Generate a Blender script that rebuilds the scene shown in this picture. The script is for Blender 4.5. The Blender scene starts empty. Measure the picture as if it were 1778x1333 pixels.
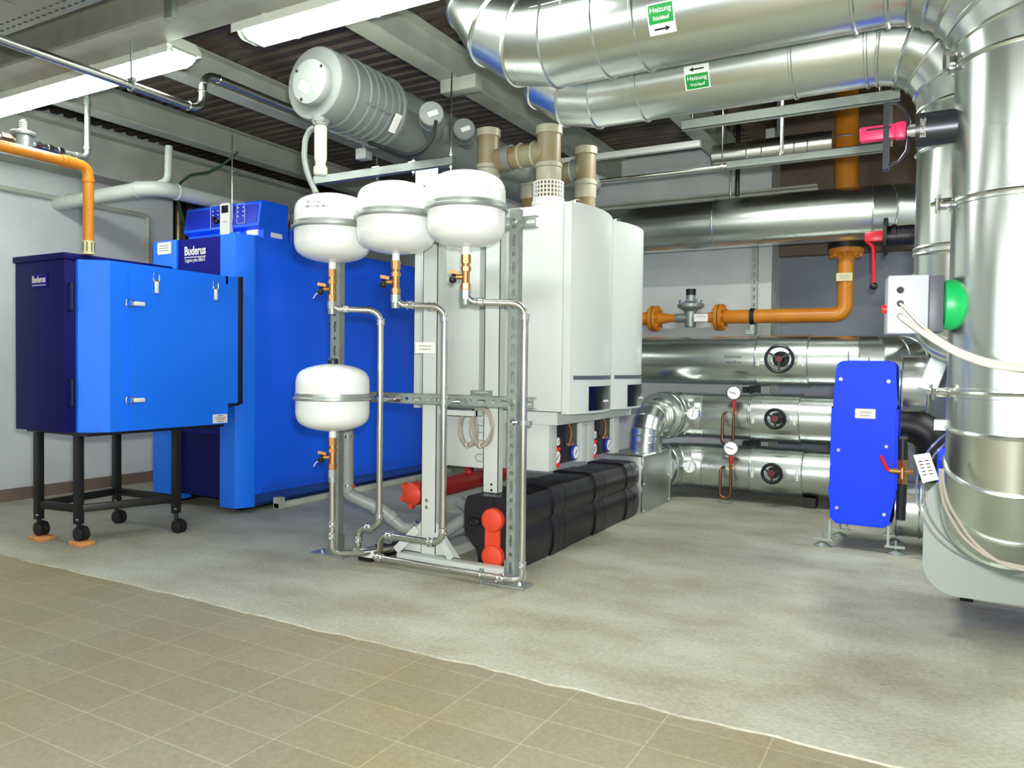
import bpy, bmesh, math, random
from mathutils import Vector, Matrix
random.seed(7)
SC = bpy.context.scene
COL = SC.collection
PI = math.pi
# ------------------------------------------------------------------ camera (24 mm view into the boiler room)
FPX = 1330.0
YAW, PIT, ROL = math.radians(29.1), math.radians(1.376), math.radians(0.674)
CAM = Vector((0, 0, 1.2))
fw = Vector((-math.sin(YAW)*math.cos(PIT), math.cos(YAW)*math.cos(PIT), -math.sin(PIT)))
rt0 = Vector((math.cos(YAW), math.sin(YAW), 0)); up0 = rt0.cross(fw)
rt = rt0*math.cos(ROL) + up0*math.sin(ROL)
up = up0*math.cos(ROL) - rt0*math.sin(ROL)
cd = bpy.data.cameras.new('camera'); cam = bpy.data.objects.new('camera', cd); COL.objects.link(cam)
cd.sensor_fit = 'HORIZONTAL'; cd.sensor_width = 36; cd.lens = 36*FPX/1778; cd.clip_start = .05; cd.clip_end = 60
mw = Matrix((rt, up, -fw)).transposed().to_4x4(); mw.translation = CAM
cam.matrix_world = mw
SC.camera = cam
def ray(u, v): return (u-889)*rt - (v-666.5)*up + FPX*fw
def PX(u, v, x): d = ray(u, v); return CAM + d*((x-CAM.x)/d.x)      # a sighted point on a plane of known x / y / z
def PY(u, v, y): d = ray(u, v); return CAM + d*((y-CAM.y)/d.y)
def PZ(u, v, z): d = ray(u, v); return CAM + d*((z-CAM.z)/d.z)
def xaxis_pipe(u, vt, vb, y0):
    """height and radius of a pipe along X at depth y0 seen between vt and vb"""
    a = math.atan2(PY(u, vt, y0).z-1.2, y0); b = math.atan2(PY(u, vb, y0).z-1.2, y0)
    m, h = (a+b)/2, abs(a-b)/2
    return 1.2+y0*math.tan(m), y0/math.cos(m)*math.sin(h)
def xaxis_z(u, vb, y0, r):
    a = math.atan2(PY(u, vb, y0).z-1.2, y0); z = 1.2+y0*math.tan(a)+r
    for i in range(30):
        d = math.hypot(y0, z-1.2); z = 1.2 + y0*math.tan(a+math.asin(r/d))
    return z
V = Vector
# ------------------------------------------------------------------ materials
def lin(c):
    return tuple(((x/255)/12.92 if x/255 <= .04045 else ((x/255+.055)/1.055)**2.4) for x in c) + (1,)
MATS = {}
def mat(name, rgb, rough=.5, metal=0., spec=.5, coat=0., noise=0., nscale=8., bump=0., bscale=60., rnoise=0., trans=0., emit=None, estr=0, rgb2=None, detail=4):
    m = bpy.data.materials.new(name); m.use_nodes = True; nt = m.node_tree; N = nt.nodes; L = nt.links
    b = N['Principled BSDF']
    c = lin(rgb)
    b.inputs['Base Color'].default_value = c; b.inputs['Roughness'].default_value = rough; b.inputs['Metallic'].default_value = metal
    b.inputs['Specular IOR Level'].default_value = spec; b.inputs['Coat Weight'].default_value = coat; b.inputs['Coat Roughness'].default_value = .08
    b.inputs['Transmission Weight'].default_value = trans
    if emit: b.inputs['Emission Color'].default_value = lin(emit); b.inputs['Emission Strength'].default_value = estr
    if noise or rgb2 or bump or rnoise:
        tc = N.new('ShaderNodeTexCoord'); nz = N.new('ShaderNodeTexNoise'); nz.inputs['Scale'].default_value = nscale; nz.inputs['Detail'].default_value = detail
        L.new(tc.outputs['Object'], nz.inputs['Vector'])
        if noise or rgb2:
            rp = N.new('ShaderNodeValToRGB'); e = rp.color_ramp.elements
            e[0].position = .35; e[1].position = .65
            if rgb2: e[0].color = lin(rgb2); e[1].color = c
            else:
                e[0].color = tuple(max(0, x*(1-noise)) for x in c[:3])+(1,); e[1].color = tuple(min(1, x*(1+noise)) for x in c[:3])+(1,)
            L.new(nz.outputs['Fac'], rp.inputs['Fac']); L.new(rp.outputs['Color'], b.inputs['Base Color'])
        if rnoise:
            mr = N.new('ShaderNodeMapRange'); mr.inputs['To Min'].default_value = rough-rnoise; mr.inputs['To Max'].default_value = rough+rnoise
            mr.inputs['From Min'].default_value = .3; mr.inputs['From Max'].default_value = .7
            L.new(nz.outputs['Fac'], mr.inputs['Value']); L.new(mr.outputs['Result'], b.inputs['Roughness'])
        if bump:
            n2 = N.new('ShaderNodeTexNoise'); n2.inputs['Scale'].default_value = bscale; n2.inputs['Detail'].default_value = 3
            L.new(tc.outputs['Object'], n2.inputs['Vector'])
            bp = N.new('ShaderNodeBump'); bp.inputs['Strength'].default_value = bump; bp.inputs['Distance'].default_value = .01
            L.new(n2.outputs['Fac'], bp.inputs['Height']); L.new(bp.outputs['Normal'], b.inputs['Normal'])
    MATS[name] = m; return m
mat('galvanised_sheet', (214, 222, 216), .27, 1., rnoise=.03, nscale=1.1, detail=1)
mat('galvanised_dull', (186, 194, 188), .36, .9, rnoise=.04, nscale=3)
mat('zinc', (158, 168, 162), .44, .7, rnoise=.08, nscale=20, noise=.08)
mat('steel_tube', (205, 205, 196), .24, 1.)
mat('steel_bright', (228, 230, 230), .15, 1.)
mat('brass', (196, 146, 96), .32, 1.)
mat('ring_steel', (166, 174, 168), .38, .8)
mat('copper', (128, 90, 70), .35, .9)
mat('white_enamel', (226, 230, 227), .25, 0, coat=.3)
mat('white_powder', (196, 203, 197), .38, 0, coat=.1)
mat('cabinet_grey', (190, 197, 191), .4)
mat('light_blue', (14, 116, 250), .42, bump=.03, bscale=500)
mat('mid_blue', (10, 96, 246), .42, bump=.03, bscale=500)
mat('deep_blue', (10, 10, 124), .5, spec=.2, bump=.03, bscale=500)
mat('dark_blue', (8, 7, 84), .55, spec=.2, bump=.05, bscale=500)
mat('panel_blue', (14, 46, 190), .3)
mat('royal_blue', (4, 66, 255), .5, spec=.25)
mat('skirt_blue', (24, 66, 148), .5)
mat('black_steel', (17, 17, 18), .45)
mat('black_rubber', (14, 14, 16), .6)
mat('hub_red', (112, 18, 34), .4)
mat('beam_paint_dark', (150, 152, 138), .65, noise=.12, nscale=4)
mat('black_foam', (19, 16, 26), .32, noise=.15, nscale=300, bump=.12, bscale=260)
mat('black_plastic', (12, 12, 20), .4)
mat('screen_glass', (8, 10, 24), .22, spec=.3)
mat('orange_cap', (214, 66, 40), .5)
mat('red_paint', (170, 38, 26), .4)
mat('red_plastic', (190, 20, 40), .35)
mat('pink_red', (236, 44, 96), .4)
mat('signal_red', (235, 25, 20), .4)
mat('blue_plastic', (30, 50, 170), .4)
mat('gas_yellow', (212, 138, 34), .35, rgb2=(196, 118, 24), nscale=5)
mat('flue_plastic', (140, 136, 108), .42, rgb2=(126, 98, 56), nscale=4.5)
mat('flue_ring', (160, 158, 134), .4)
mat('grey_plastic', (112, 119, 115), .5, noise=.08, nscale=5)
mat('grey_plastic_light', (134, 142, 136), .45)
mat('drain_grey', (150, 156, 154), .42)
mat('cream_plastic', (196, 202, 178), .42)
mat('white_plastic', (222, 226, 218), .4)
mat('pipe_white', (186, 196, 186), .4)
mat('beam_paint', (172, 178, 164), .6, noise=.1, nscale=4)
mat('deck_metal', (90, 83, 74), .55, rgb2=(64, 54, 46), nscale=3)
mat('plaster', (202, 208, 206), .8, noise=.06, nscale=2.5, bump=.1, bscale=40)
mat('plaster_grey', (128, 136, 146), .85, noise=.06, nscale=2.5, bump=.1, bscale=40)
mat('plaster_brown', (112, 98, 82), .85, noise=.1, nscale=4)
mat('label_white', (236, 236, 228), .5)
mat('label_cream', (208, 202, 152), .5)
mat('ink', (40, 40, 46), .6)
mat('ink_black', (8, 8, 8), .6)
mat('sign_green', (10, 156, 62), .4)
mat('sign_white', (240, 246, 242), .4)
mat('cover_green', (16, 178, 92), .38)
mat('cable_grey', (158, 152, 138), .5)
mat('cable_white', (214, 212, 198), .45)
mat('cable_green', (20, 70, 40), .5)
mat('wood', (196, 138, 82), .6, noise=.2, nscale=30)
mat('plate_grey', (158, 168, 162), .5)
mat('gauge_face', (238, 240, 240), .3)
mat('box_grey', (190, 196, 202), .42)
mat('box_dark', (84, 86, 98), .45)
mat('steel_dark', (58, 60, 66), .35, .6)
mat('tube_clear', (225, 235, 235), .06, trans=.9)
mat('lamp_glow', (255, 255, 250), .4, emit=(250, 255, 250), estr=14)
mat('lamp_housing', (204, 210, 198), .5)
mat('lamp_cap', (214, 226, 214), .2, trans=.5)
mat('flue_stainless', (196, 178, 140), .22, 1.)
def mat_floor():
    m = mat('concrete_floor', (158, 158, 144), .62); nt = m.node_tree; N = nt.nodes; L = nt.links; b = N['Principled BSDF']
    tc = N.new('ShaderNodeTexCoord'); mp = N.new('ShaderNodeMapping'); mp.inputs['Scale'].default_value = (1, 1.6, 1); L.new(tc.outputs['Object'], mp.inputs['Vector'])
    n1 = N.new('ShaderNodeTexNoise'); n1.inputs['Scale'].default_value = 1.6; n1.inputs['Detail'].default_value = 8; n1.inputs['Roughness'].default_value = .62
    n2 = N.new('ShaderNodeTexNoise'); n2.inputs['Scale'].default_value = 45; n2.inputs['Detail'].default_value = 6
    n3 = N.new('ShaderNodeTexVoronoi'); n3.inputs['Scale'].default_value = 5.5
    for n in (n1, n2, n3): L.new(mp.outputs['Vector'], n.inputs['Vector'])
    r1 = N.new('ShaderNodeValToRGB'); e = r1.color_ramp.elements; e[0].position = .32; e[0].color = lin((146, 143, 122)); e[1].position = .62; e[1].color = lin((173, 175, 159))
    L.new(n1.outputs['Fac'], r1.inputs['Fac'])
    r2 = N.new('ShaderNodeValToRGB'); e = r2.color_ramp.elements; e[0].position = .3; e[0].color = (.78, .77, .75, 1); e[1].position = .7; e[1].color = (1.08, 1.08, 1.08, 1)
    L.new(n2.outputs['Fac'], r2.inputs['Fac'])
    r3 = N.new('ShaderNodeValToRGB'); e = r3.color_ramp.elements; e[0].position = .035; e[0].color = (.35, .32, .3, 1); e[1].position = .05; e[1].color = (1, 1, 1, 1)
    L.new(n3.outputs['Distance'], r3.inputs['Fac'])
    m1 = N.new('ShaderNodeMixRGB'); m1.blend_type = 'MULTIPLY'; m1.inputs[0].default_value = 1; L.new(r1.outputs[0], m1.inputs[1]); L.new(r2.outputs[0], m1.inputs[2])
    m2 = N.new('ShaderNodeMixRGB'); m2.blend_type = 'MULTIPLY'; m2.inputs[0].default_value = .8; L.new(m1.outputs[0], m2.inputs[1]); L.new(r3.outputs[0], m2.inputs[2])
    L.new(m2.outputs[0], b.inputs['Base Color'])
    bp = N.new('ShaderNodeBump'); bp.inputs['Strength'].default_value = .15; bp.inputs['Distance'].default_value = .01; L.new(n2.outputs['Fac'], bp.inputs['Height']); L.new(bp.outputs[0], b.inputs['Normal'])
def mat_tiles():
    m = mat('floor_tile', (150, 140, 108), .5); nt = m.node_tree; N = nt.nodes; L = nt.links; b = N['Principled BSDF']
    tc = N.new('ShaderNodeTexCoord'); mp = N.new('ShaderNodeMapping'); mp.inputs['Location'].default_value = (2.876+7*.347, -2.505+.1875*20, 0)
    L.new(tc.outputs['Object'], mp.inputs['Vector'])
    br = N.new('ShaderNodeTexBrick'); br.offset = 0; br.inputs['Scale'].default_value = 1; br.inputs['Brick Width'].default_value = .347; br.inputs['Row Height'].default_value = .1875
    br.inputs['Mortar Size'].default_value = .0028; br.inputs['Mortar Smooth'].default_value = .4
    br.inputs['Color1'].default_value = lin((140, 136, 111)); br.inputs['Color2'].default_value = lin((132, 129, 105)); br.inputs['Mortar'].default_value = lin((162, 158, 134))
    L.new(mp.outputs['Vector'], br.inputs['Vector'])
    n1 = N.new('ShaderNodeTexNoise'); n1.inputs['Scale'].default_value = 1.3; n1.inputs['Detail'].default_value = 7; L.new(tc.outputs['Object'], n1.inputs['Vector'])
    r1 = N.new('ShaderNodeValToRGB'); e = r1.color_ramp.elements; e[0].position = .36; e[0].color = (1, .88, .74, 1); e[1].position = .56; e[1].color = (1, 1, 1, 1)
    L.new(n1.outputs['Fac'], r1.inputs['Fac'])
    n2 = N.new('ShaderNodeTexNoise'); n2.inputs['Scale'].default_value = 60; n2.inputs['Detail'].default_value = 5; L.new(tc.outputs['Object'], n2.inputs['Vector'])
    r2 = N.new('ShaderNodeValToRGB'); e = r2.color_ramp.elements; e[0].position = .3; e[0].color = (.84, .83, .82, 1); e[1].position = .7; e[1].color = (1.06, 1.06, 1.06, 1)
    L.new(n2.outputs['Fac'], r2.inputs['Fac'])
    a = br.outputs['Color']
    for s in (r1, r2):
        mx = N.new('ShaderNodeMixRGB'); mx.blend_type = 'MULTIPLY'; mx.inputs[0].default_value = 1; L.new(a, mx.inputs[1]); L.new(s.outputs[0], mx.inputs[2]); a = mx.outputs[0]
    L.new(a, b.inputs['Base Color'])
    bp = N.new('ShaderNodeBump'); bp.inputs['Strength'].default_value = .2; bp.inputs['Distance'].default_value = .004; L.new(br.outputs['Fac'], bp.inputs['Height']); bp.invert = True; L.new(bp.outputs[0], b.inputs['Normal'])
mat_floor(); mat_tiles()
# ------------------------------------------------------------------ mesh helpers
def frame_of(d):
    d = d.normalized(); a = V((0, 0, 1)) if abs(d.z) < .9 else V((1, 0, 0))
    u = a.cross(d).normalized(); return u, d.cross(u)
class MB:
    def __init__(s): s.bm = bmesh.new()
    def face(s, pts):
        vs = [s.bm.verts.new(p) for p in pts]
        return s.bm.faces.new(vs)
    def box(s, x0, x1, y0, y1, z0, z1, bev=0, seg=2):
        return s.obox(V(((x0+x1)/2, (y0+y1)/2, (z0+z1)/2)), V((abs(x1-x0)/2, 0, 0)), V((0, abs(y1-y0)/2, 0)), V((0, 0, abs(z1-z0)/2)), bev, seg)
    def obox(s, c, a, b, d, bev=0, seg=2):
        t = bmesh.new(); vs = [t.verts.new(c+a*i+b*j+d*k) for i in (-1, 1) for j in (-1, 1) for k in (-1, 1)]
        for f in ((0, 1, 3, 2), (4, 6, 7, 5), (0, 4, 5, 1), (2, 3, 7, 6), (0, 2, 6, 4), (1, 5, 7, 3)): t.faces.new([vs[i] for i in f])
        if bev: bmesh.ops.bevel(t, geom=t.edges[:], offset=bev, segments=seg, profile=.5, affect='EDGES')
        s.add(t); return s
    def add(s, t):
        mp = {v: s.bm.verts.new(v.co) for v in t.verts}
        for f in t.faces:
            try: s.bm.faces.new([mp[v] for v in f.verts])
            except ValueError: pass
        t.free()
    def bar(s, p, q, w, h=None, upv=None, bev=0):
        p, q = V(p), V(q); d = q-p; h = h or w
        if upv is None: u, v = frame_of(d)
        else: v = V(upv).normalized(); u = d.normalized().cross(v).normalized(); v = u.cross(d.normalized())
        return s.obox((p+q)/2, d/2, u*w/2, v*h/2, bev)
    def ring(s, c, d, r, n, u=None, w=None):
        if u is None: u, w = frame_of(d)
        return [c+(u*math.cos(2*PI*i/n)+w*math.sin(2*PI*i/n))*r for i in range(n)]
    def loft(s, rings, cap0=True, cap1=True, closed=False):
        vv = [[s.bm.verts.new(p) for p in r] for r in rings]; n = len(vv[0])
        prs = list(zip(vv, vv[1:])) + ([(vv[-1], vv[0])] if closed else [])
        for a, b in prs:
            for i in range(n):
                j = (i+1) % n
                try: s.bm.faces.new((a[i], a[j], b[j], b[i]))
                except ValueError: pass
        if not closed:
            if cap0: s.bm.faces.new(vv[0][::-1])
            if cap1: s.bm.faces.new(vv[-1])
        return s
    def cyl(s, p, q, r, r2=None, n=24, cap=True):
        p, q = V(p), V(q); d = q-p; u, w = frame_of(d)
        return s.loft([s.ring(p, d, r, n, u, w), s.ring(q, d, r if r2 is None else r2, n, u, w)], cap, cap)
    def hexa(s, p, q, r): return s.cyl(p, q, r, n=6)
    def lathe(s, prof, o, d=V((0, 0, 1)), n=40):
        o, d = V(o), V(d).normalized(); u, w = frame_of(d)
        rings = [s.ring(o+d*h, d, max(r, 1e-4), n, u, w) for r, h in prof]
        return s.loft(rings, prof[0][0] > 1e-3 or True, True)
    def tube(s, pts, r, R=None, n=14, k=7, cap=True):
        P = expand([V(p) for p in pts], R or 0, k)
        return s.sweep(P, r, n, cap)
    def sweep(s, P, r, n=14, cap=True, closed=False):
        T = []
        for i in range(len(P)):
            if closed: t = P[(i+1) % len(P)]-P[i-1]
            else: t = (P[min(i+1, len(P)-1)]-P[i]).normalized()+(P[i]-P[max(i-1, 0)]).normalized()
            T.append(t.normalized())
        u, w = frame_of(T[0]); rings = []
        for i, (p, t) in enumerate(zip(P, T)):
            u = (u-t*u.dot(t)).normalized(); w = t.cross(u)
            rr = r[i] if isinstance(r, (list, tuple)) else r
            rings.append([p+(u*math.cos(2*PI*j/n)+w*math.sin(2*PI*j/n))*rr for j in range(n)])
        return s.loft(rings, cap, cap, closed)
    def torus(s, c, d, R, r, n=40, m=8): 
        return s.sweep(s.ring(V(c), V(d), R, n), r, m, closed=True)
    def ball(s, c, r, n=16, m=10, sc=(1, 1, 1)):
        c = V(c); rings = []
        for i in range(1, m):
            a = PI*i/m; rings.append([c+V((math.cos(2*PI*j/n)*math.sin(a)*r*sc[0], math.sin(2*PI*j/n)*math.sin(a)*r*sc[1], -math.cos(a)*r*sc[2])) for j in range(n)])
        return s.loft(rings)
    def prism(s, poly, o, U, W, D):
        """polygon in (U, W) at o, extruded by D"""
        o, U, W, D = V(o), V(U), V(W), V(D)
        return s.loft([[o+U*a+W*b for a, b in poly], [o+U*a+W*b+D for a, b in poly]])
    def duct(s, P, r, n=48, beads=(), bead=.009, ends=True):
        """sheet metal run: every straight or mitred section has its own edge; raised seams at the joints"""
        T = []
        for i in range(len(P)):
            t = (P[min(i+1, len(P)-1)]-P[i]).normalized()+(P[i]-P[max(i-1, 0)]).normalized(); T.append(t.normalized())
        u, w = frame_of(P[1]-P[0]); rings = []
        for i, (p, t) in enumerate(zip(P, T)):
            d0 = (P[i]-P[i-1]).normalized() if i else (P[1]-P[0]).normalized()
            u = (u-d0*u.dot(d0)).normalized(); w = d0.cross(u); ring = []
            for j in range(n):
                a = (u*math.cos(2*PI*j/n)+w*math.sin(2*PI*j/n))*r
                ring.append(p+a-d0*(a.dot(t)/d0.dot(t)))
            rings.append(ring)
        for i in range(len(rings)-1):
            s.loft([rings[i], rings[i+1]], ends and i == 0, ends and i == len(rings)-2)
        for i in beads: s.sweep(rings[i], bead, 6, closed=True)
        return rings
    def xf(s, M): bmesh.ops.transform(s.bm, matrix=M, verts=s.bm.verts[:]); return s
def expand(P, R, k):
    if R <= 0 or len(P) < 3: return P
    out = [P[0]]
    for i in range(1, len(P)-1):
        a, b = (P[i-1]-P[i]), (P[i+1]-P[i]); la, lb = a.length, b.length; a.normalize(); b.normalize()
        th = PI-a.angle(b)
        if th < .03: out.append(P[i]); continue
        t = min(R*math.tan(th/2), la*.49 if i > 1 else la*.95, lb*.49 if i < len(P)-2 else lb*.95); r = t/math.tan(th/2)
        nrm = (a+b).normalized(); c = P[i]+nrm*(r/math.cos(th/2)); s0 = P[i]+a*t-c; s1 = P[i]+b*t-c; ax = s0.cross(s1).normalized()
        for q in range(k+1): out.append(c+Matrix.Rotation(th*q/k, 3, ax) @ s0)
    out.append(P[-1]); return out
def finish(b, name, m, ang=35):
    bmesh.ops.recalc_face_normals(b.bm, faces=b.bm.faces[:])
    me = bpy.data.meshes.new(name); b.bm.to_mesh(me); b.bm.free()
    me.materials.append(MATS[m]); 
    for p in me.polygons: p.use_smooth = True
    me.set_sharp_from_angle(angle=math.radians(ang))
    return me
def origin_of(o):
    p = V((0, 0, 0))
    while o: p += o.location; o = o.parent
    return p
def thing(name, label, cat, loc, group=None):
    o = bpy.data.objects.new(name, None); o.empty_display_size = .1; COL.objects.link(o); o.location = V(loc)
    o['label'] = label; o['category'] = cat
    if group: o['group'] = group
    return o
def part(b, name, m, parent, label=None):
    me = finish(b, name, m) if isinstance(b, MB) else b
    off = origin_of(parent)
    me.transform(Matrix.Translation(-off))
    o = bpy.data.objects.new(name, me); COL.objects.link(o); o.parent = parent
    if label: o['label'] = label
    return o
def solo(b, name, m, label, cat, group=None):
    me = finish(b, name, m); bb = [v.co for v in me.vertices]
    c = V(((min(v.x for v in bb)+max(v.x for v in bb))/2, (min(v.y for v in bb)+max(v.y for v in bb))/2, min(v.z for v in bb)))
    me.transform(Matrix.Translation(-c)); o = bpy.data.objects.new(name, me); o.location = c; COL.objects.link(o)
    o['label'] = label; o['category'] = cat
    if group: o['group'] = group
    return o
def struct(b, name, m):
    me = finish(b, name, m); o = bpy.data.objects.new(name, me); COL.objects.link(o); o['kind'] = 'structure'; return o
def curve_mesh(cu):
    o = bpy.data.objects.new('tmp', cu); COL.objects.link(o)
    dg = bpy.context.evaluated_depsgraph_get(); dg.update()
    me = bpy.data.meshes.new_from_object(o.evaluated_get(dg)); bpy.data.objects.remove(o); bpy.data.curves.remove(cu)
    return me
def text_mesh(body, size, bold=0., ext=.0006, align='CENTER', spacing=1.):
    cu = bpy.data.curves.new('txt', 'FONT'); cu.body = body; cu.size = size; cu.extrude = ext; cu.offset = bold; cu.align_x = align; cu.align_y = 'CENTER'; cu.space_line = spacing
    cu.resolution_u = 3
    return curve_mesh(cu)
def lettering(body, size, c, U, W, m, parent, bold=0., name='lettering', warp=None, align='CENTER', width=None):
    me = text_mesh(body, size, bold, align=align)
    me.materials.clear(); me.materials.append(MATS[m])
    U = V(U).normalized(); W = V(W).normalized(); Nn = U.cross(W); c = V(c)
    if width:
        xs = [v.co.x for v in me.vertices]; k = width/(max(xs)-min(xs))
        for v in me.vertices: v.co.x *= k
    for v in me.vertices:
        a = v.co
        v.co = warp(a.x, a.y, a.z) if warp else c+U*a.x+W*a.y+Nn*(a.z+.0008)
    return part(me, name, m, parent)
def plate(outline, holes, thick, o, U, W):
    """flat sheet with real holes; outline and holes are 2-D polygons in the (U, W) plane at o"""
    cu = bpy.data.curves.new('pl', 'CURVE'); cu.dimensions = '2D'; cu.fill_mode = 'BOTH'; cu.extrude = thick/2
    for pl in [outline]+holes:
        sp = cu.splines.new('POLY'); sp.points.add(len(pl)-1); sp.use_cyclic_u = True
        for q, (a, b) in zip(sp.points, pl): q.co = (a, b, 0, 1)
    me = curve_mesh(cu); U = V(U).normalized(); W = V(W).normalized(); Nn = U.cross(W); o = V(o)
    b = MB(); b.bm.from_mesh(me); bpy.data.meshes.remove(me)
    for v in b.bm.verts: a = v.co.copy(); v.co = o+U*a.x+W*a.y+Nn*a.z
    bmesh.ops.remove_doubles(b.bm, verts=b.bm.verts[:], dist=1e-5)
    return b
def circ2(x, y, r, n=12): return [(x+r*math.cos(2*PI*i/n), y+r*math.sin(2*PI*i/n)) for i in range(n)]
def slot2(x, y, w, h, vert=True, n=6):
    """rounded slot, long side along y if vert"""
    pts = []
    L = h/2-w/2
    for i in range(n+1): a = PI*i/n; pts.append((w/2*math.cos(a), L+w/2*math.sin(a)))
    for i in range(n+1): a = PI+PI*i/n; pts.append((w/2*math.cos(a), -L+w/2*math.sin(a)))
    return [(x+p, y+q) if vert else (x+q, y+p) for p, q in pts]
def key2(x, y, w, h):
    """slot with a wider middle"""
    a, b = w/2*.62, w/2; q = h/2
    return [(x+p, y+r) for p, r in ((a*.5, q), (a, q-.006), (a, q*.35), (b, q*.2), (b, -q*.2), (a, -q*.35), (a, -q+.006), (a*.5, -q), (-a*.5, -q), (-a, -q+.006), (-a, -q*.35), (-b, -q*.2), (-b, q*.2), (-a, q*.35), (-a, q-.006), (-a*.5, q))]
def rrect(x0, x1, y0, y1, r, n=6):
    out = []
    for cx, cy, a0 in ((x1-r, y1-r, 0), (x0+r, y1-r, 90), (x0+r, y0+r, 180), (x1-r, y0+r, 270)):
        for i in range(n+1): a = math.radians(a0+90*i/n); out.append((cx+r*math.cos(a), cy+r*math.sin(a)))
    return out
X, Y, Z = V((1, 0, 0)), V((0, 1, 0)), V((0, 0, 1))
# ================================================================== the room
ZC = 3.38
b = MB(); n = 240; xs = [-8.6+11.2*i/n for i in range(n+1)]
def edge(x): return 2.585+.005*math.sin(x*3.1)+.005*math.sin(x*11)+.004*math.sin(x*27+1)+random.uniform(-.005, .005)
es = [edge(x) for x in xs]
lo = [b.bm.verts.new((x, e, -.006)) for x, e in zip(xs, es)]; hi = [b.bm.verts.new((x, e+.004, 0)) for x, e in zip(xs, es)]; bk = [b.bm.verts.new((x, 8.4, 0)) for x in xs]
for i in range(n):
    b.bm.faces.new((lo[i], lo[i+1], hi[i+1], hi[i])); b.bm.faces.new((hi[i], hi[i+1], bk[i+1], bk[i]))
struct(b, 'floor', 'concrete_floor')
b = MB(); b.face([(-8.6, -3, -.006), (2.6, -3, -.006), (2.6, 2.66, -.006), (-8.6, 2.66, -.006)]); o = struct(b, 'floor_tiles', 'floor_tile')
b = MB(); b.box(-7.05, -6.9, -3, 5.2, -.01, 3.5); struct(b, 'wall_left', 'plaster')
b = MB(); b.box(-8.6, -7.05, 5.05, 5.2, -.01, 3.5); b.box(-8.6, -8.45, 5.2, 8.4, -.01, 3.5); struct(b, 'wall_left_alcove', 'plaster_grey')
b = MB(); b.box(-8.45, -1.42, 7.65, 8.25, -.01, 3.5); struct(b, 'wall_back', 'plaster')
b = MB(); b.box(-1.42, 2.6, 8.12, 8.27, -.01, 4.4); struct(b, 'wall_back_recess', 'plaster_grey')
b = MB(); b.box(2.45, 2.6, -3, 8.12, -.01, 3.5); b.box(2.45, 2.6, 6.3, 8.12, 3.5, 4.4); struct(b, 'wall_right', 'plaster')
b = MB(); b.box(-8.6, 2.6, -3.15, -3, -.01, 3.5); struct(b, 'wall_front', 'plaster')
# corrugated steel deck of the ceiling
b = MB(); y = -3.; prof = []
while y < 8.4:
    prof += [(y, ZC), (y+.055, ZC), (y+.07, ZC+.045), (y+.105, ZC+.045), (y+.12, ZC)]; y += .12
for xa, xb, lim in ((-8.6, -1.5, 9), (-1.5, 2.6, 6.35)):        # the deck stops short of the taller shaft above the gas riser
    pf = [q for q in prof if q[0] <= lim]
    va = [b.bm.verts.new((xa, p, z)) for p, z in pf]; vb = [b.bm.verts.new((xb, p, z)) for p, z in pf]
    for i in range(len(pf)-1): b.bm.faces.new((va[i], va[i+1], vb[i+1], vb[i]))
b.box(-8.6, 2.6, -3.1, 6.35, ZC+.1, ZC+.16); b.box(-8.6, -1.5, 6.35, 8.4, ZC+.1, ZC+.16)
b.box(-1.6, 2.6, 6.35, 8.4, 4.3, 4.36)
struct(b, 'ceiling', 'deck_metal')
def joist(x, y0=2.87, y1=7.64, zb=3.15, w=.15, name='ceiling_joist'):
    b = MB(); b.box(x-w/2, x+w/2, y0, y1, zb, zb+.014); b.box(x-.006, x+.006, y0, y1, zb+.014, ZC-.014); b.box(x-w/2, x+w/2, y0, y1, ZC-.014, ZC-.001)
    return struct(b, name, 'beam_paint')
JX = [PZ(76, 176, 3.15).x+.06, PZ(617, 257, 3.15).x+.06, PZ(890, 215, 3.15).x+.08, PZ(1240, 262, 3.15).x]
for x in JX[:3]: joist(x)
joist(JX[3], 4.5)
b = MB(); b.box(-6.9, -6.62, 2.9, 7.6, 2.86, 3.2); b.box(-6.9, -6.5, 2.9, 7.6, 3.2, 3.24); struct(b, 'trim_1', 'beam_paint')     # edge beam on the left wall
b = MB(); b.box(-8.6, 2.6, 2.63, 2.86, 3.0, 3.02); b.box(-8.6, 2.6, 2.7, 2.79, 3.02, ZC-.02); b.box(-8.6, 2.6, 2.63, 2.86, ZC-.02, ZC-.001); struct(b, 'ceiling_beam', 'beam_paint_dark')
p = PY(1250, 350, 7.5); b = MB(); b.box(-8.4, -1.0, 7.52, 7.65, p.z-.12, p.z+.05); b.box(-8.4, -1.0, 7.45, 7.65, p.z+.05, p.z+.07); struct(b, 'trim_2', 'beam_paint')
b = MB(); b.box(-1.6, 2.5, 6.25, 6.35, ZC+.05, 4.36); b.box(-1.6, -1.5, 6.35, 8.2, ZC+.0, 4.36); struct(b, 'trim_5', 'plaster_brown')
b = MB(); b.box(-8.4, -1.42, 7.56, 7.65, p.z+.07, 3.2); struct(b, 'trim_3', 'plaster')
b = MB(); b.box(-1.42, 2.45, 7.99, 8.12, PY(1450, 440, 8.0).z, 4.29); struct(b, 'trim_4', 'plaster_brown')
b = MB(); b.box(-6.9, -6.86, 2.6, 5.2, 0, .1); struct(b, 'baseboard_left', 'plaster_brown')
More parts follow.
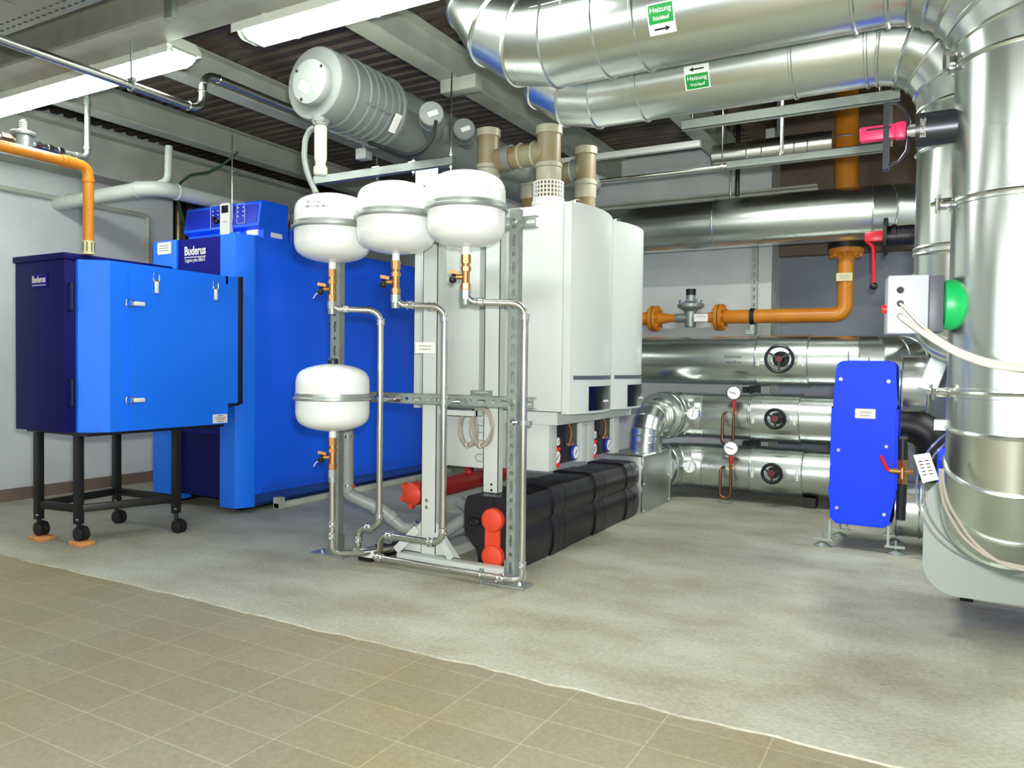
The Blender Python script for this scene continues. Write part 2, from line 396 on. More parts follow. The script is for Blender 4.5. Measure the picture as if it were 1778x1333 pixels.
# ================================================================== burner hood on its castor stand
t = thing('burner_unit', 'blue sound hood of the burner on a black castor stand, left of the big boiler', 'burner', (-4.95, 3.4, 0))
bx0, bx1, by0, bz0, bz1 = -5.43, -4.87, 2.88, .735, 1.845
b = MB(); b.box(bx0, bx1, by0, 4.05, bz0, bz1, .004); hood = part(b, 'hood_box', 'dark_blue', t, 'navy blue box')
b = MB(); b.box(bx0-.012, bx1+.012, by0-.012, 3.66, bz1, bz1+.042, .006); b.box(bx0-.012, bx1+.012, 3.655, 4.06, bz1, bz1+.03, .004); part(b, 'lid', 'dark_blue', t)
# bulged light blue side cover: plan polygon, notched at the lower back
cover = [(-4.868, 2.952), (-4.845, 2.952), (-4.70, 3.075), (-4.70, 4.018), (-4.868, 4.018)]
b = MB(); b.prism(cover, (0, 0, bz0), X, Y, Z*(bz1-bz0+.004)); b.box(-4.868, -4.70, 4.0, 4.112, .886, bz1+.004)
part(b, 'side_cover', 'light_blue', t, 'bright blue cover with a chamfered front edge')
# the hinged door plate on the cover, slightly proud, leaving a groove
b = MB(); b.prism([(3.2, bz0+.004), (4.012, bz0+.004), (4.012, .892), (4.106, .892), (4.106, bz1-.06), (3.2, bz1-.06)], (-4.702, 0, 0), Y, Z, X*.012)
door = part(b, 'side_door', 'light_blue', t)
b = MB(); b.box(-4.87, -4.685, 4.112, 4.15, .88, bz1+.01, .003); b.box(-4.87, -4.72, 4.02, 4.15, .868, .886); part(b, 'rubber_seal', 'black_rubber', t)
b = MB(); b.box(bx0+.02, -4.72, by0+.06, 4.0, bz0-.02, bz0); part(b, 'base_frame', 'black_steel', t)
for zz in (1.70, .98):
    zc = {1.70: PX(125, 516, -4.86).z, .98: PX(126, 683, -4.86).z}[zz]
    b = MB(); b.tube([(-4.868, 2.905, zc+.085), (-4.83, 2.905, zc+.085), (-4.83, 2.905, zc-.085), (-4.868, 2.905, zc-.085)], .006, .012, n=8); part(b, 'pull_handle', 'black_steel', t)
def latch(p, horiz):
    """toggle latch on the door plate; p is the loop end"""
    y, z = p; x = -4.690
    b = MB(); d = 1
    if horiz:
        b.tube([(x+.012, y+.03, z+.022), (x+.012, y-.02, z+.022), (x+.012, y-.02, z-.022), (x+.012, y+.03, z-.022)], .0035, .012, n=6); b.box(x, x+.012, y+.02, y+.042, z-.02, z+.02, .003)
        l = part(b, 'latch', 'steel_bright', t)
        b = MB(); b.box(x+.006, x+.02, y+.035, y+.115, z-.014, z+.014, .006)
    else:
        b.tube([(x+.012, y+.022, z-.03), (x+.012, y+.022, z+.02), (x+.012, y-.022, z+.02), (x+.012, y-.022, z-.03)], .0035, .012, n=6); b.box(x, x+.012, y-.02, y+.02, z-.042, z-.02, .003)
        l = part(b, 'latch', 'steel_bright', t)
        b = MB(); b.box(x+.006, x+.02, y-.014, y+.014, z-.115, z-.035, .006)
    part(b, 'latch_lever', 'white_plastic', l)
q = PX(222, 526, -4.69); latch((q.y, q.z), True)
q = PX(222, 695, -4.69); latch((q.y, q.z), True)
q = PX(270, 480, -4.69); latch((q.y, q.z), False)
q = PX(373, 494, -4.69); latch((q.y, q.z), False)
q = PX(382, 726, -4.69); b = MB(); b.box(-4.692, -4.687, q.y-.065, q.y+.065, q.z-.035, q.z+.03); lb = part(b, 'rating_label', 'label_white', t)
for i, w_ in enumerate((.05, .1, .08, .06)):
    b = MB(); b.box(-4.687, -4.6863, q.y-w_/2, q.y+w_/2, q.z+.018-.014*i, q.z+.022-.014*i); part(b, 'print_line', 'ink', lb)
q = PY(69, 487, by0-.004); b = MB(); b.box(q.x-.085, q.x+.085, by0-.006, by0+.001, q.z-.045, q.z+.045, .002); npl = part(b, 'name_plate', 'deep_blue', t)
lettering('Buderus', .062, (q.x-.005, by0-.007, q.z+.006), X, Z, 'label_white', npl, .001, width=.15)
b = MB(); b.box(q.x-.08, q.x+.07, by0-.0085, by0-.006, q.z-.032, q.z-.028); part(b, 'underline', 'label_white', npl)
legs = [(-5.25, 2.93), (-4.878, 2.975), (-5.315, 3.53), (-4.672, 3.55)]
for i, (lx, ly) in enumerate(legs):
    b = MB(); b.box(lx-.024, lx+.024, ly-.024, ly+.024, .135, bz0-.018, .003); lg = part(b, 'leg', 'black_steel', t)
    b = MB(); b.box(lx-.018, lx+.018, ly-.018, ly+.018, .085, .16); 
    sd = .02; zz = .03 if i < 2 else 0
    b = MB(); b.cyl((lx, ly, .08+zz), (lx, ly, .15), .014); b.cyl((lx+.03, ly-.012, .05+zz), (lx+.03, ly+.012, .05+zz), .05, n=24); part(b, 'castor_hood', 'black_steel', lg)
    for q_ in (-1, 1): b = MB(); b.lathe([(.001, -.014), (.03, -.014), (.044, -.008), (.0455, 0), (.044, .01), (.038, .012)], (lx+.03, ly+q_*.022, .0455+zz), Y*q_, 28); part(b, 'castor_wheel', 'black_rubber', lg)
    b = MB(); b.cyl((lx+.026, ly-.03, .17), (lx+.04, ly-.03, .17), .006, n=8); part(b, 'clamp_screw', 'steel_bright', lg)
def rail(a, c):
    b = MB(); b.bar((a[0], a[1], .235), (c[0], c[1], .235), .035, .05, Z, .003); part(b, 'stand_rail', 'black_steel', t)
rail(legs[0], legs[1]); rail(legs[1], legs[3]); rail(legs[3], legs[2]); rail(legs[2], legs[0])
for i, w_ in ((0, 'wooden wedge block under the far left front castor of the burner stand'), (1, 'wooden wedge block under the right front castor of the burner stand')):
    b = MB(); lx, ly = legs[i]; b.box(lx-.03, lx+.1, ly-.05, ly+.05, 0, .03, .003); solo(b, 'wooden_block', 'wood', w_, 'wood block', 'castor blocks')
# ================================================================== big boiler
t = thing('floor_boiler', 'big blue floor standing boiler with navy centre panel behind the burner hood', 'boiler', (-5.35, 5.7, 0))
fx0, fx1, fy, ft = -5.83, -4.84, 4.25, 2.21
b = MB(); b.box(fx0+.04, fx1-.03, fy+.04, 7.0, .10, ft-.01); part(b, 'boiler_body', 'dark_blue', t)
b = MB(); b.box(fx0, -5.53, fy-.05, fy+.1, .05, ft, .004); part(b, 'front_panel', 'light_blue', t)
b = MB(); b.prism([(-5.0, fy-.05), (fx1+.01, fy-.05), (fx1+.07, fy+.06), (fx1+.07, fy+.1), (-5.0, fy+.1)], (0, 0, .045), X, Y, Z*(ft-.045)); part(b, 'front_panel', 'light_blue', t)
b = MB(); b.box(-5.53, -5.0, fy-.03, fy+.1, .62, ft-.005); cp = part(b, 'centre_panel', 'deep_blue', t, 'navy blue centre panel with the maker lettering')
b = MB(); b.box(-5.53, -5.0, fy, fy+.1, .1, .62); part(b, 'burner_recess', 'dark_blue', t)
# flanks: flat rim and raised field with bevels all round
def flank(x, s, name):
    b = MB(); ya, yb, za, zb = fy+.08, 7.05, .14, ft; xr = x+s*.065; g = .12
    O = [(x, ya, za), (x, yb, za), (x, yb, zb), (x, ya, zb)]; Rm = [(x, ya+.06, za), (x, yb-.06, za), (x, yb-.06, zb-.08), (x, ya+.06, zb-.08)]
    F = [(xr, ya+.06+g, za+.14), (xr, yb-.06-g, za+.14), (xr, yb-.06-g, zb-.08-.13), (xr, ya+.06+g, zb-.08-.13)]
    vo, vr, vf = [[b.bm.verts.new(p) for p in q] for q in (O, Rm, F)]
    for i in range(4):
        j = (i+1) % 4
        b.bm.faces.new((vo[i], vo[j], vr[j], vr[i])); b.bm.faces.new((vr[i], vr[j], vf[j], vf[i]))
    b.bm.faces.new(vf); bk = [b.bm.verts.new((x-s*.03, p[1], p[2])) for p in O]
    for i in range(4): j = (i+1) % 4; b.bm.faces.new((vo[i], bk[i], bk[j], vo[j]))
    b.bm.faces.new(bk)
    part(b, name, 'mid_blue', t)
flank(fx1+.062, 1, 'side_panel'); flank(fx0-.0, -1, 'side_panel')
b = MB(); b.box(fx0, fx1+.04, fy+.1, 7.05, ft-.012, ft, .003); part(b, 'top_cover', 'mid_blue', t)
b = MB(); b.prism([(fx1+.05, .14), (fx1+.05, .07), (fx1-.0, .03), (fx1-.06, .03), (fx1-.06, .14)], (0, fy+.09, 0), X, Z, Y*(7.03-fy-.09)); part(b, 'skirt', 'skirt_blue', t)
for x in (fx0+.12, fx1-.1):
    b = MB(); b.box(x-.03, x+.03, fy+.08, 7.1, 0, .04); b.box(x-.045, x+.045, fy+.08, 7.1, .04, .10); part(b, 'skid_rail', 'black_steel', t)
b = MB(); b.box(fx1+.07, fx1+.13, 4.55, 7.1, 0, .045, .004); b.box(fx1+.065, fx1+.135, 4.55, 4.61, 0, .09); part(b, 'mounting_rail', 'beam_paint', t)
q = PY(339, 438, fy-.03); lettering('Buderus', .1, (q.x, fy-.032, q.z+.012), X, Z, 'label_white', cp, .0022, width=.255)
b = MB(); b.box(q.x-.128, q.x+.128, fy-.034, fy-.03, q.z-.04, q.z-.034); part(b, 'underline', 'label_white', cp)
lettering('Logano plus SB615', .045, (q.x, fy-.032, q.z-.062), X, Z, 'label_white', cp, .0, width=.24)
q = PY(285, 431, fy-.055); b = MB(); b.box(q.x-.085, q.x+.085, fy-.056, fy-.05, q.z-.05, q.z+.05); lb = part(b, 'info_plate', 'label_white', t)
for i in range(3):
    b = MB(); b.box(q.x-.06, q.x+.06, fy-.0568, fy-.056, q.z+.018-.02*i, q.z+.022-.02*i); part(b, 'print_line', 'ink', lb)
# controller on the boiler
cy = 4.45; cx0, cx1 = -5.72, -4.815; z0 = ft
t = thing('boiler_controller', 'blue control panel box with white handset on top of the big boiler', 'control panel', (-5.27, 4.7, z0))
ct = PY(454, 346, cy).z; cb = PY(454, 393, cy).z
b = MB(); b.prism([(cy+.02, z0), (cy+.02, cb-.02), (cy-.03, cb+.005), (cy, ct-.02), (cy+.02, ct), (cy+.29, ct), (cy+.29, z0)], (cx0, 0, 0), Y, Z, X*(cx1-cx0)); part(b, 'controller_housing', 'mid_blue', t)
b = MB(); b.prism([(cy-.031, cb+.03), (cy-.006, ct-.03), (cy+.0, ct-.03), (cy-.02, cb+.03)], (cx0+.012, 0, 0), Y, Z, X*(cx1-cx0-.04)); pnl = part(b, 'panel_face', 'panel_blue', t, 'darker blue operating panel')
def on_panel(u, v): return PY(u, v, cy-.022)
q = on_panel(396, 375); sl = V((0, -.03, -(ct-cb))).normalized()
b = MB(); hw = .058; b.prism(rrect(-hw, hw, -.13, .13, .02), (q.x, cy-.02, q.z-.03), X, Z, -Y*.035); hs = part(b, 'handset', 'white_plastic', t, 'white hand held operating unit')
b = MB(); b.box(q.x-.04, q.x+.04, cy-.057, cy-.054, q.z+.02, q.z+.082); part(b, 'display', 'screen_glass', hs)
for i in range(3):
    b = MB(); b.ball((q.x+(-.025+.025*i), cy-.056, q.z-.045-.004*i), .009, 10, 6); part(b, 'button', 'cable_white', hs)
b = MB(); b.box(q.x+.035, q.x+.17, cy-.05, cy+.02, z0+.002, z0+.06, .006); part(b, 'socket_block', 'light_blue', t)
for i in range(2):
    b = MB(); b.box(q.x+.05+.05*i, q.x+.09+.05*i, cy-.054, cy-.05, z0+.025, z0+.05); part(b, 'socket', 'black_plastic', t)
def box_outline(c, w, h):
    b = MB(); pts = [V((c.x+a, c.y-.012, c.z+d)) for a, d in rrect(-w/2, w/2, -h/2, h/2, .012)]; b.sweep(pts, .0016, 5, closed=True); part(b, 'panel_outline', 'label_white', pnl)
    for i in range(3):
        for j in range(2):
            b = MB(); b.ball((c.x-.03+.06*j, c.y-.012, c.z+.05-.035*i), .006, 8, 6); part(b, 'key_mark', 'label_white', pnl)
box_outline(on_panel(376, 377), .12, .19); box_outline(on_panel(420, 371), .09, .16)
for u, v in ((376, 386), (381, 384), (374, 380)):
    q2 = on_panel(u, v); b = MB(); b.cyl((q2.x, cy-.02, q2.z), (q2.x, cy-.05, q2.z), .016, n=16); part(b, 'knob', 'black_plastic', t)
for x0, z_, w_ in ((-5.0, .05, .13),):
    b = MB(); b.box(x0, x0+w_, cy+.012, cy+.019, z0+.03, z0+.075); part(b, 'name_label', 'label_white', t)
b = MB(); b.box(cx1+.0, cx1+.004, cy+.1, cy+.22, z0+.02, z0+.06); part(b, 'name_label', 'label_white', t)
# small fitting on the boiler roof beside the controller
q = PX(505, 404, -4.85); q.z = ft; b = MB(); 
t = thing('safety_fitting', 'small blue pipe stub with brass cock on the boiler roof, right of the control panel', 'valve', q)
b = MB(); b.cyl(q, q+Z*.12, .03); part(b, 'pipe_stub', 'mid_blue', t)
b = MB(); b.cyl(q+Z*.12, q+Z*.2, .016); b.bar(q+V((-.04, 0, .17)), q+V((.04, 0, .17)), .014); b.cyl(q+Z*.2, q+Z*.27, .006, n=10); part(b, 'cock', 'brass', t)
# ================================================================== left wall pipes
q = PZ(150, 441, bz1+.042); gx, gy = q.x-.01, q.y+.02
zt = PY(150, 290, gy).z
t = thing('gas_pipe', 'orange yellow gas pipe rising from the burner hood and running along the left ceiling', 'gas pipe', (gx, gy, bz1+.042))
b = MB(); b.tube([(gx, gy, bz1+.042), (gx, gy, zt), (gx, gy-1.1, zt)], .033, .06, n=18); b.cyl((gx, gy, zt-.1), (gx, gy, zt-.075), .038); b.cyl((gx, gy-.08, zt), (gx, gy-.18, zt), .038); b.cyl((gx, gy-.13, zt), (gx, gy-.15, zt), .042); part(b, 'pipe', 'gas_yellow', t)
b = MB(); b.cyl((gx, gy, bz1+.043), (gx, gy, bz1+.13), .0345); part(b, 'warning_sleeve', 'label_cream', t, 'pale printed sleeve')
for i in range(8):
    a = 2*PI*i/8; b = MB(); b.box(gx+.0348*math.cos(a)-.002, gx+.0348*math.cos(a)+.002, gy+.0348*math.sin(a)-.002, gy+.0348*math.sin(a)+.002, bz1+.06, bz1+.12); part(b, 'printed_bar', 'ink', t)
# galvanised line with the air filter pot
hx = -5.35
e1 = PX(152, 275, hx); tp = PX(152, 170, hx).z
t = thing('filter_line', 'thin galvanised line with grey filter pot near the left ceiling above the gas pipe', 'pipe', (hx, e1.y, e1.z))
e0 = PX(100, 289, hx); 
b = MB(); zf = e1.z; b.tube([(hx, 2.4, zf), (hx, e1.y, zf), (hx, e1.y, 3.37)], .019, .05, n=14); b.cyl((hx, e1.y, tp-.05), (hx, e1.y, tp-.02), .024); b.cyl((hx, e1.y, zf+.06), (hx, e1.y, zf+.085), .024); b.cyl((hx, e1.y-.085, zf), (hx, e1.y-.06, zf), .024); part(b, 'pipe', 'zinc', t)
fp = PX(40, 268, hx); fy_ = fp.y
b = MB(); b.lathe([(.03, -.07), (.055, -.06), (.06, -.02), (.06, .04), (.075, .045), (.078, .06), (.07, .068), (.045, .075), (.025, .085)], (hx, fy_, zf), n=32); pot = part(b, 'filter_pot', 'zinc', t)
b = MB()
for i in range(4): b.torus((hx, fy_, zf+.09+.014*i), Z, .018, .006, 20, 6)
b.cyl((hx, fy_, zf+.08), (hx, fy_, zf+.15), .014); part(b, 'bellows', 'cream_plastic', pot)
b = MB(); b.hexa((hx, fy_+.07, zf), (hx, fy_+.11, zf), .032); b.cyl((hx, fy_+.11, zf), (hx, fy_+.27, zf), .024); b.hexa((hx, fy_+.16, zf), (hx, fy_+.19, zf), .03); b.hexa((hx, fy_+.23, zf), (hx, fy_+.26, zf), .03); part(b, 'union', 'steel_bright', t)
b = MB(); b.hexa((hx, fy_-.14, zf), (hx, fy_-.07, zf), .03); part(b, 'union', 'brass', t)
# white vent pipe from the left wall
wy = 4.02; wz = PY(235, 330, wy).z; wx = PY(262, 330, wy).x+.05
t = thing('vent_pipe', 'pale plastic vent pipe from the left wall bending above the boiler', 'pipe', (wx, wy, wz))
b = MB(); b.tube([(-6.899, wy, wz-.01), (wx, wy, wz), (wx, 6.6, wz)], .062, .16, n=24); 
for c, d in (((-6.72, wy, wz), X), ((wx-.2, wy, wz), X), ((wx, wy+.2, wz), Y)): b.torus(c, d, .062, .008, 28, 8)
part(b, 'pipe', 'pipe_white', t)
q = PY(280, 320, wy+.05); b = MB(); b.tube([(wx-.1, wy+.02, wz), (wx, wy+.12, wz+.08), (wx, wy+.13, wz+.36)], .03, .08, n=16); part(b, 'branch', 'pipe_white', t)
# wall conduit
b = MB(); zc = ox = PX(0, 325, -6.86).z; y2 = PX(258, 372, -6.86).y; b.tube([(-6.87, 2.4, zc), (-6.87, y2, zc), (-6.87, y2, .9)], .022, .03, n=10); solo(b, 'wall_conduit', 'beam_paint', 'grey conduit along the left wall turning down beside the boiler', 'conduit')
# stainless flue behind the boiler
fl = PY(309, 400, 5.6); b = MB(); b.cyl((fl.x, 5.6, 1.6), (fl.x, 5.6, 3.3), .095, n=36)
for zz in (2.1, 2.42, 2.7): b.torus((fl.x, 5.6, zz), Z, .095, .005, 36, 6)
solo(b, 'flue_pipe', 'flue_stainless', 'stainless flue pipe standing behind the left end of the control panel', 'flue')
# drooping cable and hanging wire above the boiler
a = PY(303, 325, 4.9); c = PY(385, 288, 4.9); b = MB(); b.tube([a+V((0, .1, -.3)), a, a.lerp(c, .35)+Z*.05, a.lerp(c, .7)+Z*.0, c, V((c.x+.1, 5.0, 3.15))], .012, .2, n=8); solo(b, 'hanging_cable', 'cable_green', 'dark green cable hanging in an arc above the boiler', 'cable')
a = PY(403, 358, 4.6); b = MB(); b.tube([a, (a.x, 4.6, 3.15)], .004, n=6); b.torus((a.x, 4.6, a.z+.3), X, .02, .003, 16, 5); b.tube([(a.x, 4.6, a.z+.3), (a.x+.06, 4.6, a.z+.3), (a.x+.1, 4.6, a.z+.24)], .003, n=6); solo(b, 'wire_hanger', 'steel_tube', 'thin steel wire hanger above the boiler control panel', 'hanger')
# ================================================================== ceiling things, left
# stainless line
dx = -4.0; zl = PX(175, 130, dx).z
ya = PX(0, 66, dx).y; yb = PX(352, 202, dx).y
t = thing('stainless_line', 'stainless pipe running under the left lamp and bending up to the ceiling joist', 'pipe', (dx, 2.2, zl))
zu = PX(375, 135, dx).z
b = MB(); b.tube([(dx, -1.0, zl), (dx, yb, zl), (dx, yb, zu), (dx, yb+1.3, zu)], .023, .09, n=18)
for yy in (yb-.14, yb-.1): pass
for c, d in (((dx, yb-.1, zl), Y), ((dx, yb, zl+.12), Z), ((dx, yb, zl+.17), Z), ((dx, yb+.12, zu), Y)): b.torus(c, d, .024, .0045, 20, 6)
part(b, 'pipe', 'steel_tube', t)
yc = PX(228, 152, dx).y; b = MB(); b.torus((dx, yc, zl), Y, .026, .008, 20, 6); b.bar((dx, yc, zl+.025), (dx, yc, 3.0), .008); b.box(dx-.03, dx+.03, yc-.012, yc+.012, zl+.02, zl+.04); part(b, 'pipe_clamp', 'zinc', t)
# lamps
def lamp(x0, x1, label):
    y0, y1, zb, ztop = 2.875, 3.085, 2.93, 3.06
    t = thing('ceiling_lamp', label, 'lamp', ((x0+x1)/2, 2.98, zb), 'lamps under the beam')
    b = MB(); b.prism([(y0-.012, 3.0), (y0-.012, 3.02), (y0+.03, ztop), (y1-.03, ztop), (y1+.012, 3.02), (y1+.012, 3.0)], (x0, 0, 0), Y, Z, X*(x1-x0)); b.box(x0, x1, y0-.013, y0-.009, 2.955, 3.01); part(b, 'lamp_housing', 'lamp_housing', t)  # thin lip on the near side is added to shade the beam underside
    pf = [(y0, 3.0), (y0+.02, zb+.02), (y0+.05, zb), (y1-.05, zb), (y1-.02, zb+.02), (y1, 3.0)]
    b = MB(); b.prism(pf, (x0+.06, 0, 0), Y, Z, X*(x1-x0-.12)); part(b, 'diffuser', 'lamp_glow', t, 'glowing white diffuser')
    for xa, xb in ((x0, x0+.06), (x1-.06, x1)):
        b = MB(); r0 = [V((xa, p, q)) for p, q in pf]; r1 = [V((xb, p, q)) for p, q in pf]; s = .8
        tgt = r0 if xa == x0 else r1
        for v in tgt: v.y = 2.98+(v.y-2.98)*s; v.z = 3.0+(v.z-3.0)*s
        b.loft([r0, r1]); part(b, 'end_cap', 'lamp_cap', t)
    for xx in [x0+.25+.55*i for i in range(int((x1-x0-.3)/.55)+1)]:
        b = MB(); b.box(xx-.012, xx+.012, y1+.006, y1+.022, 2.965, 3.03); b.box(xx-.012, xx+.012, y0-.022, y0-.006, 2.965, 3.03); part(b, 'clip', 'lamp_housing', t)
    for xx in (x0+.35, x1-.35):
        b = MB(); b.box(xx-.015, xx+.015, 2.84, 3.0, ztop, ztop+.01); b.bar((xx, 2.98, ztop), (xx, 2.98, ZC), .01); part(b, 'suspension', 'zinc', t)
la = PZ(336, 100, 2.98); lb_ = PZ(430, 62, 2.98)
lamp(-7.6+1.15, la.x, 'left glowing fluorescent ceiling lamp crossed by the stainless pipe')
lamp(lb_.x, lb_.x+1.9, 'glowing fluorescent ceiling lamp in front of the grey silencer drum')
# perforated cable tray
y0, y1, zt_ = 1.75, 2.31, 2.95; x0, x1 = -5.6, -2.2
holes = []
for r_, yy in enumerate((2.27, 2.225)):
    for i in range(60):
        xx = x0+.05+.055*i+(.027 if r_ else 0)
        if xx < x1-.04: holes.append(slot2(xx, yy, .012, .036, False, 4))
for i in range(20):
    for j in range(3):
        xx = x0+.1+.165*i
        if xx < x1-.06: holes.append(slot2(xx, 1.86+.12*j, .008, .09, True, 3))
b = plate([(x0, y0), (x1, y0), (x1, y1), (x0, y1)], holes, .002, (0, 0, zt_), X, Y)
t = thing('cable_tray', 'grey perforated cable tray at the upper left in front of the ceiling beam', 'cable tray', ((x0+x1)/2, (y0+y1)/2, zt_))
part(b, 'tray_sheet', 'zinc', t)
for yy in (y0, y1):
    b = MB(); b.box(x0, x1, yy-.001, yy+.001, zt_, zt_+.06); part(b, 'side_rail', 'zinc', t)
for xx in (-4.9, -3.0):
    b = MB(); b.bar((xx, y0+.02, zt_), (xx, y0+.02, ZC), .01); b.bar((xx, y1-.02, zt_), (xx, y1-.02, ZC), .01); part(b, 'hanger_rod', 'zinc', t)
q = PY(292, 30, 2.6); b = plate([(q.x-.03, q.z), (q.x+.03, q.z), (q.x+.03, ZC-.005), (q.x-.03, ZC-.005)], [slot2(q.x, q.z+.06+.08*i, .014, .04, True, 4) for i in range(3)], .003, (0, 2.6, 0), X, Z)
b.box(q.x-.031, q.x-.028, 2.6, 2.64, q.z, ZC-.005); b.box(q.x+.028, q.x+.031, 2.6, 2.64, q.z, ZC-.005)
solo(b, 'strut_bracket', 'zinc', 'short perforated zinc strut hanging from the beam beside the cable tray', 'bracket')
# no lamp is modelled behind the photographer; added fill lights stand in below
for yy, nm in ((-1.2, 'fluorescent lamp on the ceiling behind the viewer, left run'), ):
    pass
# ================================================================== grey silencer drum, collector and flues
ax, az = -3.2, 2.825
t = thing('silencer_drum', 'grey ribbed plastic flue drum hanging under the ceiling deck behind the lamp', 'silencer', (ax, 3.9, az-.22))
def cy_prof(pr): return [(r, y-3.35) for r, y in pr]
b = MB(); b.lathe([(.12, 0), (.205, 0), (.213, .012), (.213, .14), (.22, .145), (.22, .16), (.213, .165), (.213, .19)], (ax, 3.35, az), Y, 56); part(b, 'front_section', 'grey_plastic', t)
b = MB(); b.lathe([(.01, -.045), (.125, -.045), (.132, -.035), (.132, 0.002)], (ax, 3.35, az-.005), Y, 48); fc = part(b, 'end_cap', 'grey_plastic_light', t)
for a in (.6, 2.5, 4.2):
    b = MB(); b.ball((ax+.115*math.cos(a), 3.303, az+.115*math.sin(a)), .009, 8, 6); part(b, 'cap_screw', 'black_plastic', fc)
b = MB(); b.obox(V((ax-.035, 3.3035, az-.03)), V((.032, 0, -.02)), V((0, .001, 0)), V((.014, 0, .022))); part(b, 'sticker', 'label_white', fc)
pr = []; 
for i in range(5):
    y = 3.55+.068*i; pr += [(.214, y-3.35), (.214, y+.045-3.35), (.226, y+.048-3.35), (.226, y+.06-3.35), (.214, y+.064-3.35)]
b = MB(); b.lathe([(.213, .188)]+pr+[(.214, .57)], (ax, 3.35, az), Y, 56); rb = part(b, 'ribbed_section', 'grey_plastic', t)
b = MB()                                             # rectangular raised field on the ribs
for a0 in (-.35, -1.5):
    b = MB(); b.obox(V((ax+.222*math.cos(a0), 3.72, az+.222*math.sin(a0))), V((.004*math.cos(a0), 0, .004*math.sin(a0))), V((0, .15, 0)), V((-.006*math.sin(a0), 0, .006*math.cos(a0)))); part(b, 'rib_strip', 'grey_plastic', t)
a0 = -.55; b = MB(); b.obox(V((ax+.227*math.cos(a0), 3.86, az+.227*math.sin(a0))), V((.002*math.cos(a0), 0, .002*math.sin(a0))), V((0, .03, 0)), V((-.06*math.sin(a0), 0, .06*math.cos(a0)))); part(b, 'sticker', 'label_white', t)
b = MB(); b.lathe([(.214, .565), (.228, .575), (.228, .595), (.2, .61), (.2, 3.3)], (ax, 3.35, az), Y, 56); part(b, 'rear_section', 'grey_plastic', t)
for (u, v, yy, r) in ((749, 197, 4.0, .078), (806, 224, 4.5, .076)):
    c = PY(u, v, yy); d = V((.52, -.8, .06)).normalized(); s0 = c-d*.34
    b = MB(); b.cyl(s0, c-d*.07, r*.9, n=36); b.cyl(c-d*.09, c-d*.0, r*1.0, n=40); b.cyl(c-d*.1, c-d*.085, r*1.05, n=40); st = part(b, 'cleaning_stub', 'grey_plastic', t)
    b = MB(); b.cyl(c-d*.002, c+d*.006, r*.94, n=40); cp_ = part(b, 'stub_cap', 'grey_plastic_light', st)
    u_, w_ = frame_of(d); b = MB(); b.obox(c+d*.007+u_*.01, d*.001, u_*.03+w_*.012, w_*.014-u_*.006); part(b, 'sticker', 'label_white', st)
# condensate trap and hose
q = PX(557, 225, ax+.02); t = thing('condensate_trap', 'cream plastic bottle trap hanging below the front of the grey drum', 'trap', (q.x, q.y, 2.3))
zb_ = PY(553, 305, q.y).z; b = MB(); b.lathe([(.036, 0), (.04, .008), (.04, .045), (.03, .055), (.03, .075), (.036, .095), (.036, 2.6-zb_), (.03, 2.61-zb_)], (q.x, q.y, zb_), Z, 32); part(b, 'bottle', 'cream_plastic', t)
b = MB(); b.cyl((q.x, q.y, 2.585), (q.x, q.y, 2.64), .045); b.hexa((q.x, q.y, 2.6), (q.x, q.y, 2.625), .052); part(b, 'union_nut', 'grey_plastic', t)
b = MB(); p0 = V((q.x-.02, q.y, 2.6)); b.tube([p0+V((-.02, 0, -.02)), PY(541, 222, q.y), PY(530, 240, q.y), PY(528, 275, q.y), PY(535, 305, q.y), PY(549, 335, q.y)], .017, .2, n=12); part(b, 'drain_hose', 'grey_plastic_light', t)
# hanger channel
yh = 4.3; a = PY(548, 316, yh); c = PY(788, 277, yh); zh = (a.z+c.z)/2-.0
t = thing('hanger_channel', 'zinc strut channel hanging on threaded rods under the grey drum', 'strut channel', ((a.x+c.x)/2, yh, zh-.03))
b = MB(); b.box(a.x, c.x, yh-.022, yh-.019, zh-.03, zh+.03); b.box(a.x, c.x, yh-.022, yh+.02, zh-.03, zh-.027); b.box(a.x, c.x, yh-.022, yh+.02, zh+.027, zh+.03); part(b, 'channel', 'zinc', t)
for u in (655, 718, 783):
    p = PY(u, 280, yh); b = MB(); zt_ = 3.15 if u == 783 else 2.66 if u == 655 else 2.64; b.cyl((p.x, yh, zh-.06), (p.x, yh, zt_), .006, n=8); b.hexa((p.x, yh, zh+.03), (p.x, yh, zh+.045), .014); b.hexa((p.x, yh, zh-.045), (p.x, yh, zh-.03), .014); b.box(p.x-.03, p.x+.03, yh-.02, yh+.02, zh+.03, zh+.034); part(b, 'threaded_rod', 'steel_bright', t)
